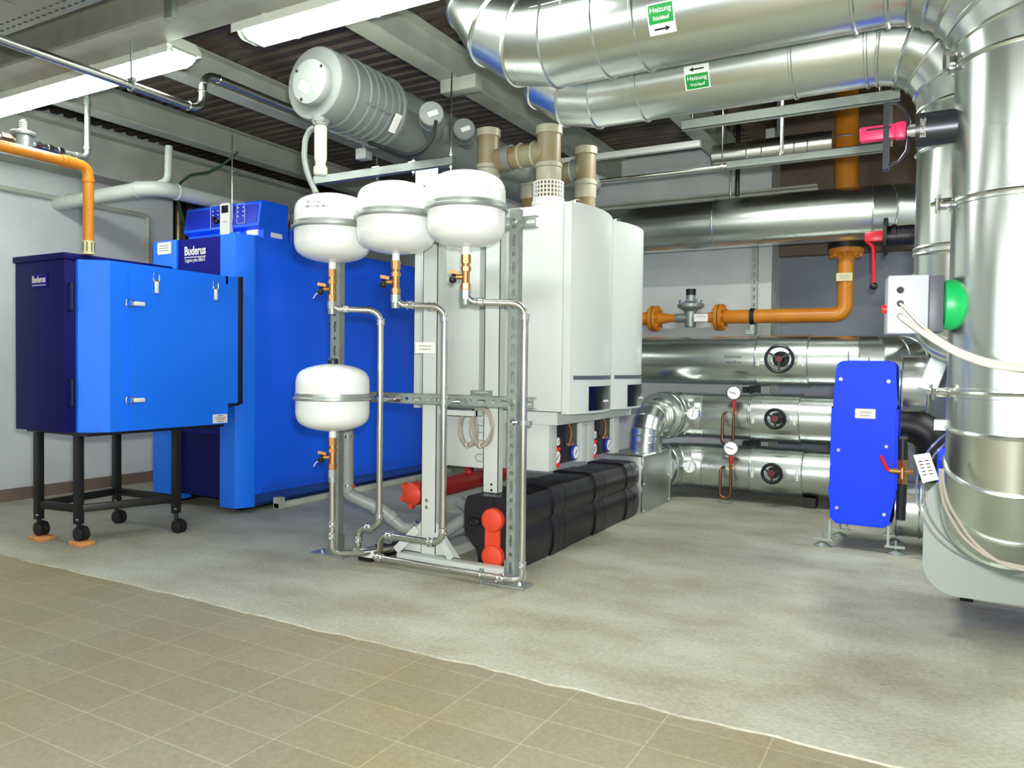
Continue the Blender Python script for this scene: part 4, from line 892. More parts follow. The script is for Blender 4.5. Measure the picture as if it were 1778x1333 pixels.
# coils of cable hanging on the post
for u, v, rx_, rz_, lab, mt in ((835, 741, .072, .115, 'pale cable coil on the right, hanging on the white post', 'cable_grey'), (812, 744, .06, .105, 'pale cable coil on the left, partly behind its neighbour', 'cable_grey')):
    c = PY(u, v, 3.905 if u == 835 else 3.93); b = MB()
    for i in range(12):
        k = 1.04-.04*(i % 5); dy = .007*(i//3); ph = i*.4
        pts = [c+V((rx_*k*math.cos(a)+.004*math.sin(3*a+ph), dy+.006*math.sin(2*a+ph), rz_*k*math.sin(a))) for a in [2*PI*j/40 for j in range(40)]]
        b.sweep(pts, .005, 6, closed=True)
    t = thing('cable_coil', lab, 'cable', c-Z*rz_, 'cable coils'); part(b, 'cable', mt, t)
    b = MB(); b.torus(c-Z*rz_*.95, X, .018, .0025, 16, 5); part(b, 'cable_tie', 'label_white', t)
# paper tags on the frame
def tag_at(u0, u1, v0, v1, y, label, m='label_white', lines=2, name='paper_tag', grp='paper tags'):
    a = PY(u0, v0, y); c = PY(u1, v1, y); t = thing(name, label, 'label', ((a.x+c.x)/2, y, c.z), grp)
    b = MB(); b.box(a.x, c.x, y-.002, y+.002, c.z, a.z); part(b, 'card', m, t)
    for i in range(lines):
        z = a.z+(c.z-a.z)*(.35+.3*i); w = (c.x-a.x)*(.62-.05*i); x = (a.x+c.x)/2; b = MB(); b.box(x-w/2, x+w/2, y-.0026, y-.002, z-.004, z+.004); part(b, 'print_line', 'beam_paint', t)
    return t
tag_at(721, 756, 594, 613, 3.785, 'white paper tag on the tall white post at mid height')
tag_at(722, 760, 297, 319, 3.8, 'white paper tag above the middle vessel, at the top of the white post')
b = MB(); a = PY(742, 300, 3.79); b.box(a.x-.02, a.x+.02, 3.803, 3.806, 2.0, PY(742, 310, 3.79).z); part(b, 'tag_stem', 'label_white', [o for o in bpy.data.objects if o.get('label', '').startswith('white paper tag above')][0])
tag_at(817, 855, 677, 689, 3.925, 'grey plate on the second white post just above the rail', 'zinc', 1)
# ================================================================== big insulated heating ducts
yA, rA = 3.5, .23
zA = xaxis_z(1150, 119, yA, rA)
tl = ray(1645, 570); tl = V((tl.x, tl.y, 0)).normalized(); nr = V((tl.y, -tl.x, 0))
def left_tangent_x(u, y0, r):
    d = ray(u, 570); d = V((d.x, d.y, 0)).normalized(); n_ = V((d.y, -d.x, 0)); s = (y0-r*n_.y)/d.y; return s*d.x+r*n_.x
cA = left_tangent_x(1646, yA, rA)
xLA = PY(981, 154, yA).x-.52
t = thing('return_duct', 'thick sheet metal clad heating pipe nearest the viewer, overhead and down the right edge', 'insulated pipe', (cA, yA, .45))
P0 = [V(p) for p in ((cA, 4.09, .60), (cA, yA, .60), (cA, yA, zA), (-2.14, yA, zA), (-2.14, yA, 3.37))]
def run(P, Rs, ks):
    out = [P[0]]
    for i in range(1, len(P)-1):
        prev = out[-1]; seg = expand([prev, P[i], P[i+1]], Rs[i-1], ks[i-1]); out += seg[1:-1]
    out.append(P[-1]); return out
zb = {v: PY(1652, v, yA-.02).z for v in (355, 681, 739)}
PP = run(P0, [.38, .46, .43], [4, 6, 4])
def split_at(P, axis, vals, lo, hi):
    out = [P[0]]
    for a, c in zip(P, P[1:]):
        ins = []
        for q in vals:
            if abs(c[axis]-a[axis]) > .1 and min(a[axis], c[axis])+.01 < q < max(a[axis], c[axis])-.01 and all(abs(a[k]-c[k]) < 1e-3 for k in range(3) if k != axis): ins.append(a.lerp(c, (q-a[axis])/(c[axis]-a[axis])))
        ins.sort(key=lambda p: (p-a).length); out += ins+[c]
    return out
PP = split_at(PP, 2, list(zb.values()), 0, 9)
xs5 = [PY(u, 60, yA-.1).x for u in (1110, 1040, 1478, 1580)]
PP = split_at(PP, 0, xs5, 0, 0)
b = MB(); b.duct(PP, rA, beads=range(1, len(PP)-1), n=64, bead=.010); part(b, 'metal_jacket', 'galvanised_sheet', t)
def lap_x(y0, z0, r, x0, x1, ang, nm='lap_seam'):
    b = MB(); y, z = y0-(r+.001)*math.cos(ang), z0+(r+.001)*math.sin(ang); b.bar((x0, y, z), (x1, y, z), .004, .003)
    for i in range(int((x1-x0)/.16)): b.ball((x0+.08+.16*i, y-.001, z-.012), .005, 8, 6)
    return b
part(lap_x(yA, zA, rA, xs5[1]-.55, xs5[0], .32), 'lap_seam', 'steel_bright', t)
for zz, in ((zb[355],), (zb[681],)):
    b = MB(); b.lathe([(rA, -.02), (rA+.006, -.018), (rA+.006, .018), (rA, .02)], (cA, yA, zz), Z, 64); part(b, 'clamp_band', 'galvanised_sheet', t)
    c = V((cA, yA, zz))+V((-.985, -.17, 0))*(rA+.02)
    b = MB(); b.obox(c, V((.022, 0, 0)), V((0, .035, 0)), V((0, 0, .018)), .004)
    for i in range(3): b.cyl(c+V((-.03+.0*i, -.03+.03*i, -.03)), c+V((-.03, -.03+.03*i, .03)), .008, n=8); b.hexa(c+V((-.03, -.03+.03*i, .015)), c+V((-.03, -.03+.03*i, .03)), .015)
    b.cyl(c+V((-.05, -.01, .0)), c+V((.02, -.05, .0)), .009, n=8); part(b, 'clamp_lock', 'steel_bright', t)
q = PY(1652, 112, yA-.05); c = V((cA-rA-.01, yA-.05, q.z)); b = MB(); b.obox(c, V((.02, 0, 0)), V((0, .04, 0)), V((0, 0, .03)), .004)
for i in range(3): b.hexa(c+V((-.02, -.04+.035*i, -.03+.02*i)), c+V((-.02, -.04+.035*i, .02+.02*i)), .013)
part(b, 'clamp_lock', 'steel_bright', t)
b = MB(); q = zb[739]; b.box(cA-rA-.04, cA-rA+.02, yA-.02, yA+.06, q-.02, q+.02); part(b, 'seam_clip', 'zinc', t)
# supply duct behind it
yB, rB = 4.15, .2
zB = xaxis_z(1150, 206, yB, rB)
cB = left_tangent_x(1584, yB, rB); xLB = PY(1000, 229, yB).x-.26
t = thing('supply_duct', 'sheet metal clad heating pipe behind and below the return pipe overhead', 'insulated pipe', (cB, yB, 1.0))
PB = run([V(p) for p in ((cB, 8.11, 1.45), (cB, yB, 1.45), (cB, yB, zB), (-2.17, yB, zB), (-2.17, yB, 3.37))], [.3, .36, .42], [5, 4, 4])
PB = split_at(PB, 0, [PY(u, 140, yB-.1).x for u in (1110, 1375, 1503, 1552)], 0, 0)
PB = split_at(PB, 2, [PY(1600, v, yB-.1).z for v in (430, 470, 262)], 0, 0)
b = MB(); b.duct(PB, rB, beads=range(1, len(PB)-1), n=56, bead=.009); part(b, 'metal_jacket', 'galvanised_sheet', t)
def hit_x(u, v, y0, z0, r):
    d = ray(u, v); a, c = d.y, d.z; oy, oz = -y0, 1.2-z0
    A, Bq, Cq = a*a+c*c, 2*(a*oy+c*oz), oy*oy+oz*oz-r*r; s = (-Bq-math.sqrt(max(0, Bq*Bq-4*A*Cq)))/(2*A); p = CAM+d*s
    return p.x, math.atan2(p.z-z0, y0-p.y)
def hwarp(y0, z0, r, xc, th):
    def f(x, y, z): a = th+y/r; e = r+.0015+z; return V((xc+x, y0-e*math.cos(a), z0+e*math.sin(a)))
    return f
def patch(f, x0, x1, y0, y1, off=0., n=8):
    b = MB()
    for e in (0, ):
        g = [[f(x0+(x1-x0)*i, y0+(y1-y0)*j/n, off) for j in range(n+1)] for i in (0, 1)]; h = [[f(x0+(x1-x0)*i, y0+(y1-y0)*j/n, off-.0012) for j in range(n+1)] for i in (0, 1)]
        for j in range(n): b.face([g[0][j], g[1][j], g[1][j+1], g[0][j+1]])
        b.face([g[0][0], g[1][0], h[1][0], h[0][0]]); b.face([g[0][n], g[1][n], h[1][n], h[0][n]])
    return b
def sign(u0, u1, v0, v1, y0, z0, r, line2, arrow_down, label):
    um, vm = (u0+u1)/2, (v0+v1)/2; xc, th = hit_x(um, vm, y0, z0, r); xa, _ = hit_x(u0, vm, y0, z0, r); xb, _ = hit_x(u1, vm, y0, z0, r)
    _, ta = hit_x(um, v0, y0, z0, r); _, tb = hit_x(um, v1, y0, z0, r); w = xb-xa; h = (ta-tb)*r; f = hwarp(y0, z0, r, xc, th)
    pz = f(0, 0, 0); t = thing('flow_sign', label, 'sign', pz, 'heating flow signs')
    part(patch(f, -w/2, w/2, -h/2, h/2, .0002), 'backing', 'sign_white', t)
    g0, g1 = (-.14*h, .46*h) if arrow_down else (-.46*h, .14*h)
    part(patch(f, -w*.45, w*.45, g0, g1, .001), 'green_field', 'sign_green', t)
    gm = (g0+g1)/2
    for txt, yy, sz, ww in (('Heizung', gm+h*.13, h*.24, w*.78), (line2, gm-h*.13, h*.18, w*.6)):
        lettering(txt, sz, pz, X, Z, 'sign_white', t, .0003, warp=(lambda fx, yy: (lambda x, y, z: fx(x, y+yy, .0018+z)))(f, yy), width=ww)
    ya = -h*.32 if arrow_down else h*.32; s = 1 if arrow_down else -1
    poly = [(-s*w*.3, -h*.03), (s*w*.12, -h*.03), (s*w*.12, -h*.09), (s*w*.3, 0), (s*w*.12, h*.09), (s*w*.12, h*.03), (-s*w*.3, h*.03)]
    b = MB(); b.face([f(p, ya+q, .0012) for p, q in (poly if s > 0 else poly[::-1])]); part(b, 'arrow', 'ink_black', t)
sign(1124, 1172, 4, 60, yA, zA, rA, 'Rücklauf', True, 'green sign Heizung Rücklauf with arrow to the right on the return duct')
sign(1188, 1232, 112, 155, yB, zB, rB, 'Vorlauf', False, 'green sign Heizung Vorlauf with arrow to the left on the supply duct')
# grey plate and blue plate pack behind the foot of the return duct
yP = 4.1
a = PY(1600, 1040, yP); zt_ = PY(1625, 832, yP).z; zl_ = PY(1778, 1052, yP).z
t = thing('plate_frame', 'pale grey plate with rounded corners at the lower right behind the duct elbow', 'plate', (.45, yP, 0))
b = MB(); b.prism(rrect(a.x+.0, a.x+1.0, zl_, zt_+.02, .15, 10), (0, yP, 0), X, Z, Y*.018); part(b, 'front_plate', 'plate_grey', t)
b = MB(); b.box(a.x+.05, a.x+.95, yP+.02, yP+.6, zl_+.06, zt_+.1, .03); part(b, 'plate_pack', 'royal_blue', t, 'royal blue block')
for xx in (a.x+.2, a.x+.8):
    b = MB(); b.box(xx-.03, xx+.03, yP+.52, yP+.58, 0, zl_+.07); part(b, 'foot', 'black_steel', t)
b = MB(); b.tube([PY(757, 210, 3.93), PY(753, 238, 3.9), PY(735, 262, 3.88), PY(708, 270, 3.86), PY(672, 258, 3.84), PY(640, 247, 3.8)], .012, .15, n=10); solo(b, 'black_hose', 'black_rubber', 'black hose looping under the grey drum from the first round stub', 'hose')
# clear hose coil
c = V((cA-.02, 4.02, .66)); b = MB()
for i, rr in enumerate((.325, .295)):
    b.sweep([c+V((rr*math.cos(q)*.98, -.012*i+.012*math.sin(q), rr*math.sin(q))) for q in [2*PI*j/48 for j in range(48)]], .0045, 8, closed=True)
solo(b, 'hose_coil', 'tube_clear', 'coil of clear hose around the foot of the big duct, right of the brass valve', 'hose')
# cables and tag by the duct
a = PY(1632, 836, 3.32); 
t = thing('cable_tag', 'white tilted tag hanging on the pale cables left of the big duct', 'label', a)
p, q = PY(1586, 790, 3.3), PY(1614, 786, 3.3); r_, s_ = PY(1630, 832, 3.3), PY(1602, 838, 3.3); b = MB(); b.prism([(p.x, p.z), (q.x, q.z), (r_.x, r_.z), (s_.x, s_.z)], (0, 3.298, 0), X, Z, Y*.006); part(b, 'card', 'label_white', t)
mm = (p+q+r_+s_)/4; dd = (s_-p).normalized(); ee = (q-p).normalized()
for i in range(5):
    for j in range(2): b = MB(); b.obox(mm+dd*(-.026+.013*i)+ee*(-.012+.022*j)+V((0, -.0012, 0)), ee*.007, V((0, .0008, 0)), dd*.002); part(b, 'print_line', 'beam_paint', t)
for k, (pts, lab) in enumerate((((((1632, 836), 3.34), ((1640, 880), 3.26), ((1672, 935), 3.18), ((1722, 972), 3.14), ((1778, 985), 3.12), ((1830, 990), 3.1)), 'pale cable on the left sweeping round the foot of the big duct'),
                               ((((1636, 836), 3.33), ((1648, 878), 3.25), ((1688, 940), 3.17), ((1735, 978), 3.13), ((1778, 990), 3.11), ((1830, 993), 3.09)), 'second pale cable just beside the first at the foot of the big duct'))):
    P_ = [PY(u, v, y) for (u, v), y in pts]; b = MB(); b.tube([P_[0]+V((0, 0, .05))]+P_, .006, .25, n=10); solo(b, 'sensor_cable', 'cable_grey', lab, 'cable', 'cables at the duct foot')
# ------------------------------------------------------------------ motor actuator on the duct
c = PY(1586, 530, 3.42); px_m = 2.98/FPX
t = thing('valve_actuator', 'light grey motor actuator box with green disc on the side of the big duct', 'actuator', c)
A_ = math.radians(8); ux = V((math.cos(A_), math.sin(A_), 0)); uy = V((-math.sin(A_), math.cos(A_), 0))
w, h, d = .196, .228, .13
b = MB(); b.obox(c-ux*.026, ux*(w/2-.026), uy*d/2, Z*h/2, .008); bx = part(b, 'motor_box', 'box_grey', t)
b = MB(); b.obox(c+ux*(w/2-.026), ux*.026, uy*(d/2-.004), Z*(h/2-.006), .004); part(b, 'box_base', 'box_dark', t, 'darker grey base')
b = MB(); b.cyl(c-ux*(w/2)-uy*.02-Z*.015, c-ux*(w/2+.016)-uy*.02-Z*.015, .017, n=20); part(b, 'stop_button', 'signal_red', t)
gl = []
for vv in (505, 528, 550):
    g = PY(1562, vv, c.y-d/2-.0); g = V((g.x, c.y-d/2+(g.x-c.x)*math.tan(A_), g.z)); b = MB(); b.cyl(g, g-uy*.02, .017, n=18); gn = part(b, 'cable_gland', 'steel_bright', t)
    b = MB(); b.cyl(g-uy*.02, g-uy*.03, .0125, n=14); part(b, 'gland_seal', 'black_rubber', gn); gl.append(g)
gx = c+ux*(w/2); b = MB(); b.lathe([(.055, -.0), (.094, .004), (.098, .02), (.098, .05), (.09, .075), (.06, .085)], gx, ux, 48); cv = part(b, 'green_cover', 'cover_green', t)
b = MB(); b.cyl(gx+ux*.07, V((cA-rA+.02, gx.y+.02, gx.z)), .04, n=24); part(b, 'valve_neck', 'black_steel', t)
for i, (g, r, lab, vv) in enumerate(((gl[1], .0055, 'thin pale cable from the actuator across the big duct', 0), (gl[2], .0115, 'thick pale cable from the actuator across the big duct', 1))):
    y2 = 3.22; pts = [g-uy*.025, g-uy*.07+Z*-.005] + [PY(u, v+(0 if vv else -8), yy) for u, v, yy in ((1610, 583, 3.3), (1660, 613, 3.24), (1715, 634, 3.2), (1778, 641, 3.18), (1850, 640, 3.18))]
    b = MB(); b.tube(pts, r, .3, n=12); solo(b, 'motor_cable', 'cable_white', lab, 'cable', 'actuator cables')
# ------------------------------------------------------------------ pink lever valve
c = PY(1615, 224, yA-.02); t = thing('lever_valve', 'black valve with pink lever in a dark hoop, high on the big duct', 'valve', c)
xe = PY(1590, 224, c.y).x
b = MB(); b.cyl((xe, c.y, c.z), (cA-rA+.04, c.y, c.z), .066, n=36); vb_ = part(b, 'valve_body', 'steel_dark', t, 'dark grey round body')
for v in vb_.data.vertices: pass
f = lambda x, y, z: V((xe+.028-y, c.y-.0668-z*0-.0012+(.066-math.sqrt(max(0, .066**2-x*x))), c.z-.004+x))
lettering('EURO-WEDI', .028, c, X, Z, 'label_white', vb_, .0006, warp=f, width=.078)
b = MB(); b.cyl((xe-.03, c.y, c.z), (xe, c.y, c.z), .022, n=20); b.cyl((xe-.024, c.y, c.z+.02), (xe, c.y, c.z+.02), .01, n=10); part(b, 'stem', 'steel_bright', t)
h0, h1 = PY(1493, 236, c.y), PY(1574, 226, c.y); b = MB(); b.bar(h0, h1.lerp(h0, .22), .045, .058, Z, .008); b.bar(h1.lerp(h0, .24), h1, .05, .066, Z, .008); hd = part(b, 'lever', 'pink_red', t)
m0 = h0.lerp(h1, .15); m1 = h0.lerp(h1, .68); b = MB(); b.bar(m0+V((0, -.0235, .014)), m1+V((0, -.0235, .014)), .004, .008, Z); part(b, 'lever_slot', 'ink_black', hd)
t2 = thing('pipe_hoop', 'dark steel hoop and bar around the pink lever, holding the strut end', 'bracket', c+V((-.1, .06, -.1)))
yh2 = c.y+.03; b = MB(); b.sweep([PY(u, v, yh2) for u, v in ((1541, 181), (1556, 180), (1570, 190), (1578, 208), (1579, 235), (1575, 262), (1562, 280), (1541, 290))], .007, 8); part(b, 'hoop', 'steel_dark', t2)
p, q = PY(1540, 178, yh2-.05), PY(1540, 293, yh2-.05); b = MB(); b.box(p.x-.011, p.x+.011, yh2-.055, yh2+.0, q.z, p.z); part(b, 'bar', 'steel_dark', t2)
# ================================================================== pipes along the back wall
yW = 7.1
z1, r1 = xaxis_pipe(1310, 340, 428, yW); z2, r2 = xaxis_pipe(1250, 584.5, 665.5, yW); z3, r3 = xaxis_pipe(1250, 682, 759, yW); z4, r4 = xaxis_pipe(1250, 771, 848, yW)
z3b, r3b = xaxis_pipe(1350, 681, 763, yW); z4b, r4b = xaxis_pipe(1350, 779, 862, yW)
z4 = max(z4, r4b+.004)
def xa_(u, v, y=yW-.15): return PY(u, v, y).x
t = thing('back_pipe', 'shiny insulated pipe, topmost of the four along the back wall', 'insulated pipe', (-1.6, yW, z1-r1), 'insulated pipes on the back wall')
x_e = xa_(1540, 370); PQ = run([V(p) for p in ((-3.4, yW, z1), (x_e+.18, yW, z1), (x_e+.18, yW+.6, z1))], [.3], [4]); PQ = split_at(PQ, 0, [xa_(1238, 380), xa_(1528, 370)], 0, 0)
b = MB(); b.duct(PQ, r1, beads=range(1, len(PQ)-1), n=56, bead=.007); part(b, 'metal_jacket', 'galvanised_sheet', t)
def handwheel(t, u, v, rpx, yw, ysurf, wheel_m='black_plastic'):
    c = PY(u, v, yw); R_ = rpx*c.y*1.0/FPX/1.02; b = MB(); b.torus(c, Y, R_-.014, .014, 40, 8); hw = part(b, 'handwheel', wheel_m, t)
    b = MB(); b.cyl(c, (c.x, ysurf, c.z), .03, n=20); b.cyl((c.x, ysurf-.03, c.z), (c.x, ysurf+.02, c.z), R_*.55, n=28); part(b, 'spindle', 'black_rubber', hw)
    b = MB()
    for a in (.5, 2.6, 4.7): b.bar(c, c+V((math.cos(a), 0, math.sin(a)))*(R_-.012), .02, .016)
    part(b, 'spoke', wheel_m, hw)
    b = MB(); b.cyl(c+V((0, -.022, 0)), c+V((0, .0, 0)), .026, n=20); part(b, 'red_hub', 'hub_red', hw)
def valve_jacket(t, x0, x1, z, r, zc, rr):
    b = MB(); b.lathe([(rr-.005, 0), (rr, .002), (rr, x1-x0-.002), (rr-.005, x1-x0)], (x0, yW, z), X, 56)
    for x in (x0, x1): b.torus((x, yW, z), X, rr, .006, 56, 6)
    vj = part(b, 'valve_jacket', 'galvanised_sheet', t)
    for x, s in ((x0+.03, 1), (x1-.03, -1)):
        yy = yW-rr-.004; b = MB(); b.box(x-.012, x+.012, yy-.006, yy+.02, z-.05, z+.0, .003); b.tube([(x-.01, yy-.006, z+.0), (x-.01, yy-.006, z+.045), (x+.01, yy-.006, z+.045), (x+.01, yy-.006, z+.0)], .003, .01, n=5); part(b, 'buckle', 'white_plastic', vj)
    b = MB(); b.bar((x0+.03, yW-rr-.001, z-.03), (x1-.03, yW-rr-.001, z-.03), .003); part(b, 'lap_seam', 'steel_bright', vj)
# second pipe
t = thing('back_pipe', 'shiny insulated pipe with grey handwheel, second from the top, under the gas line', 'insulated pipe', (-1.7, yW, z2-r2), 'insulated pipes on the back wall')
xe2_ = xa_(1520, 625); PQ = run([V(p) for p in ((-3.4, yW, z2), (xe2_+.2, yW, z2), (xe2_+.2, yW+.55, z2+.0))], [.34], [4]); PQ = split_at(PQ, 0, [xa_(1497, 620)], 0, 0)
b = MB(); b.duct(PQ, r2, beads=range(1, len(PQ)-1), n=56, bead=.006); part(b, 'metal_jacket', 'galvanised_sheet', t)
valve_jacket(t, xa_(1313, 625), xa_(1403, 625), z2, r2, 0, r2+.008)
handwheel(t, 1353, 623, 25, yW-r2-.1, yW-r2, 'steel_dark')
q = PY(1272, 624, yW-r2); f = hwarp(yW, z2, r2, q.x, .0)
lettering('Nichtraum', .045, q, X, Z, 'ink', t, warp=lambda x, y, z: f(x, y+.03, z), name='handwriting', width=.15); lettering('min 0.8 bar', .035, q, X, Z, 'ink', t, warp=lambda x, y, z: f(x+.01, y-.02, z), name='handwriting', width=.13)
# third pipe, bending forward and down into the metal box
xb_ = PY(1110, 735, 6.35).x; yb_ = 6.35
t = thing('back_pipe', 'insulated pipe with black handwheel, third from the top, turning down into the metal box', 'insulated pipe', (-1.8, yW, z3-r3), 'insulated pipes on the back wall')
xe3_ = xa_(1445, 725); PQ = run([V(p) for p in ((-.2, yW, z3), (-2.2, yW, z3), (-2.2, yW-.4, z3))], [.3], [4]); PQ = split_at(PQ, 0, [xa_(1300, 720), xa_(1212, 720), xa_(1190, 720)], 0, 0)
b = MB(); b.duct(PQ, r3, beads=range(1, len(PQ)-1), n=56, bead=.006); part(b, 'metal_jacket', 'galvanised_sheet', t)
PQ = run([V(p) for p in ((-2.2, yW-.38, z3), (-2.2, yb_, z3), (-2.2, yb_, .47))], [.22], [4]); b = MB(); b.duct(PQ, .135, beads=range(1, len(PQ)-1), n=40, bead=.005); b.torus((-2.2, yb_, .62), Z, .135, .006, 40, 6); part(b, 'drop_jacket', 'galvanised_sheet', t)
b = MB(); b.lathe([(r3, 0), (.14, .1)], (-2.2, yW-.33, z3), -Y, 40); part(b, 'reducer', 'galvanised_sheet', t)
valve_jacket(t, xa_(1304, 720), xa_(1388, 720), z3, r3, 0, r3b+.004); handwheel(t, 1346, 727, 18.5, yW-r3b-.1, yW-r3b)
# fourth pipe
t = thing('back_pipe', 'insulated pipe with black handwheel, lowest of the four, just above the floor', 'insulated pipe', (-1.8, yW, z4-r4), 'insulated pipes on the back wall')
PQ = run([V(p) for p in ((-.2, yW, z4), (-2.26, yW, z4), (-2.26, 6.705, z4))], [.38], [4]); PQ = split_at(PQ, 0, [xa_(1205, 810), xa_(1188, 810)], 0, 0)
b = MB(); b.duct(PQ, r4, beads=range(1, len(PQ)-1), n=56, bead=.006); part(b, 'metal_jacket', 'galvanised_sheet', t)
valve_jacket(t, xa_(1303, 815), xa_(1393, 815), z4, r4, 0, r4b); handwheel(t, 1340, 822, 18.5, yW-r4b-.1, yW-r4b)
for ub, z_, lab in ((1400, z4, 'saddle'),):
    b = MB(); b.box(-1.0, -.9, yW-.1, yW+.1, 0, .09); solo(b, 'pipe_saddle', 'black_steel', 'black saddle under the lowest back pipe', 'pipe support')
# metal box
p0, p1 = PZ(1108, 893, 0), PZ(1154, 868, 0)
t = thing('metal_box', 'square galvanised sheet metal box at the far end of the black foam header', 'box', (-2.25, 6.3, 0))
b = MB(); b.box(-2.42, -2.09, 5.95, 6.7, 0, .475, .002); part(b, 'box_shell', 'galvanised_dull', t)
for pp in (((-2.09, 5.95, 0), (-2.09, 5.95, .475)), ((-2.42, 5.95, .475), (-2.09, 5.95, .475)), ((-2.09, 5.95, .475), (-2.09, 6.7, .475)), ((-2.09, 6.7, 0), (-2.09, 6.7, .475))):
    b = MB(); b.bar(pp[0], pp[1], .012); part(b, 'edge_bead', 'steel_bright', t)
for y_, z_ in ((6.0, .02), (6.66, .02), (6.66, .24), (6.0, .24)):
    b = MB(); b.ball((-2.088, y_, z_), .008, 8, 6); part(b, 'rivet', 'steel_bright', t)
# gauges
def manometer(u, v, rpx, zsurf, zpipe, rpipe, ut, vt, lab):
    yg = yW-rpipe-.09; c = PY(u, v, yg); R_ = rpx*c.y*.99/FPX; t = thing('pressure_gauge', lab, 'gauge', (c.x, yg, c.z-.3), 'round gauges on the lower pipes')
    d = (CAM-c).normalized(); d.z *= .3; d.normalize(); b = MB(); b.cyl(c+d*.0, c-d*.03, R_, n=36); b.torus(c, d, R_-.004, .006, 36, 6); part(b, 'gauge_case', 'box_dark', t)
    b = MB(); b.cyl(c+d*.001, c+d*.003, R_-.005, n=36); fc = part(b, 'dial_face', 'gauge_face', t)
    u_, w_ = V((d.y, -d.x, 0)).normalized()*-1, Z; b = MB(); b.bar(c+d*.005-u_*R_*.65+w_*R_*.18, c+d*.005+u_*R_*.3-w_*R_*.1, .006, .002, d); part(b, 'pointer', 'ink_black', t)
    for i in range(9):
        a = -.7+i*(PI+1.4)/8; e = u_*math.cos(a)+w_*math.sin(a); b = MB(); b.bar(c+d*.004+e*R_*.78, c+d*.004+e*R_*.9, .003, .002, d); part(b, 'scale_mark', 'ink_black', t)
    zz = c.z-R_; b = MB(); b.cyl((c.x, yg+.015, zz-.07), (c.x, yg+.015, zz+.01), .02, n=14); part(b, 'red_cock', 'red_paint', t)
    b = MB(); b.hexa((c.x, yg+.015, zz-.12), (c.x, yg+.015, zz-.07), .018); b.bar((c.x-.03, yg+.01, zz-.1), (c.x+.03, yg+.01, zz-.1), .012); part(b, 'brass_union', 'brass', t)
    q = PY(ut, vt, yg); b = MB(); b.tube([(c.x, yg+.015, zz-.11), (c.x, yg+.015, zz-.38), (q.x, yg+.015, zz-.38), (q.x, yg+.015, q.z), (q.x+.02, yW-rpipe+.02, q.z+.005)], .0135, .06, n=12); part(b, 'siphon_tube', 'copper', t)
manometer(1274, 682, 12.5, 0, z3, r3, 1254, 718, 'upper white pressure gauge on a bent copper siphon, third pipe')
manometer(1269, 778, 12.8, 0, z4, r4, 1250, 813, 'lower white pressure gauge on a bent copper siphon, lowest pipe')
def thermo(u, v, rpipe, lab):
    yg = yW-rpipe-.07; c = PY(u, v, yg); R_ = 12*c.y/FPX; t = thing('thermometer', lab, 'gauge', c-Z*R_, 'round gauges on the lower pipes')
    d = (V((CAM.x, CAM.y, c.z))-c).normalized(); b = MB(); b.lathe([(.02, -.09), (.02, -.025), (R_, -.02), (R_, .0), (R_-.008, .004)], c, d, 36); part(b, 'gauge_case', 'steel_bright', t)
    b = MB(); b.cyl(c+d*.0035, c+d*.0062, R_-.009, n=32); part(b, 'dial_face', 'gauge_face', t); u_ = V((-d.y, d.x, 0)).normalized()
    b = MB(); b.bar(c+d*.008-Z*R_*.5-u_*R_*.15, c+d*.008+Z*R_*.55+u_*R_*.16, .0035, .002, d); part(b, 'pointer', 'ink_black', t)
    for i in range(9):
        a = -.7+i*(PI+1.4)/8; e = u_*math.cos(a)+Z*math.sin(a); b = MB(); b.bar(c+d*.0075+e*R_*.68, c+d*.0075+e*R_*.8, .004, .002, d); part(b, 'scale_mark', 'ink_black', t)
thermo(1203, 718, r3, 'upper white dial thermometer set in the third pipe')
thermo(1197, 810, r4, 'lower white dial thermometer set in the lowest pipe')
# ------------------------------------------------------------------ gas line
yG = 7.43; rg = .066
zg = PY(1350, 548.5, yG).z; xg = PY(1468, 490, yG).x; zf = PY(1470, 432, yG).z
t = thing('gas_line', 'orange yellow gas line with flanges on the back wall, elbow at its right end', 'gas pipe', (xg, yG, zg))
fl1, fl2 = PY(1250, 552, yG).x, PY(1137, 556, yG).x; xr_ = PY(1199, 553, yG).x
b = MB(); b.tube([(fl1, yG, zg), (xg, yG, zg), (xg, yG, zf-.03)], rg, .09, n=24); part(b, 'pipe', 'gas_yellow', t)
b = MB(); b.cyl((fl2, yG, zg), (-3.2, yG, zg), rg, n=24); part(b, 'pipe', 'gas_yellow', t)
b = MB(); b.lathe([(rg, 0), (rg, .03), (.038, .16), (.038, .21)], (fl1, yG, zg), -X, 28); part(b, 'reducer', 'gas_yellow', t); b = MB(); b.lathe([(rg, 0), (rg, .03), (.038, .17), (.038, .25)], (fl2, yG, zg), X, 28); part(b, 'reducer', 'gas_yellow', t)
def flange(c, d, R_, m2):
    c = V(c); d = V(d); b = MB(); b.cyl(c-d*.035, c-d*.004, R_, n=36); b.cyl(c+d*.004, c+d*.035, R_, n=36); u_, w_ = frame_of(d)
    for i in range(8): a = 2*PI*i/8; p = c+(u_*math.cos(a)+w_*math.sin(a))*R_*.8; b.hexa(p-d*.055, p+d*.055, .016)
    part(b, 'flange', 'gas_yellow', t); b = MB(); b.cyl(c-d*.004, c+d*.004, R_*.98, n=36); part(b, 'gasket', 'black_rubber', t)
flange((fl1, yG, zg), X, .128, 0); flange((fl2, yG, zg), X, .13, 0)
b = MB(); b.cyl((xg, yG, zf-.04), (xg, yG, zf-.0), .145, n=36); b.lathe([(.145, -.04), (.09, -.065), (rg, -.1)], (xg, yG, zf), Z, 36)
for i in range(8): a = 2*PI*i/8; b.hexa((xg+.118*math.cos(a), yG+.118*math.sin(a), zf-.075), (xg+.118*math.cos(a), yG+.118*math.sin(a), zf), .018)
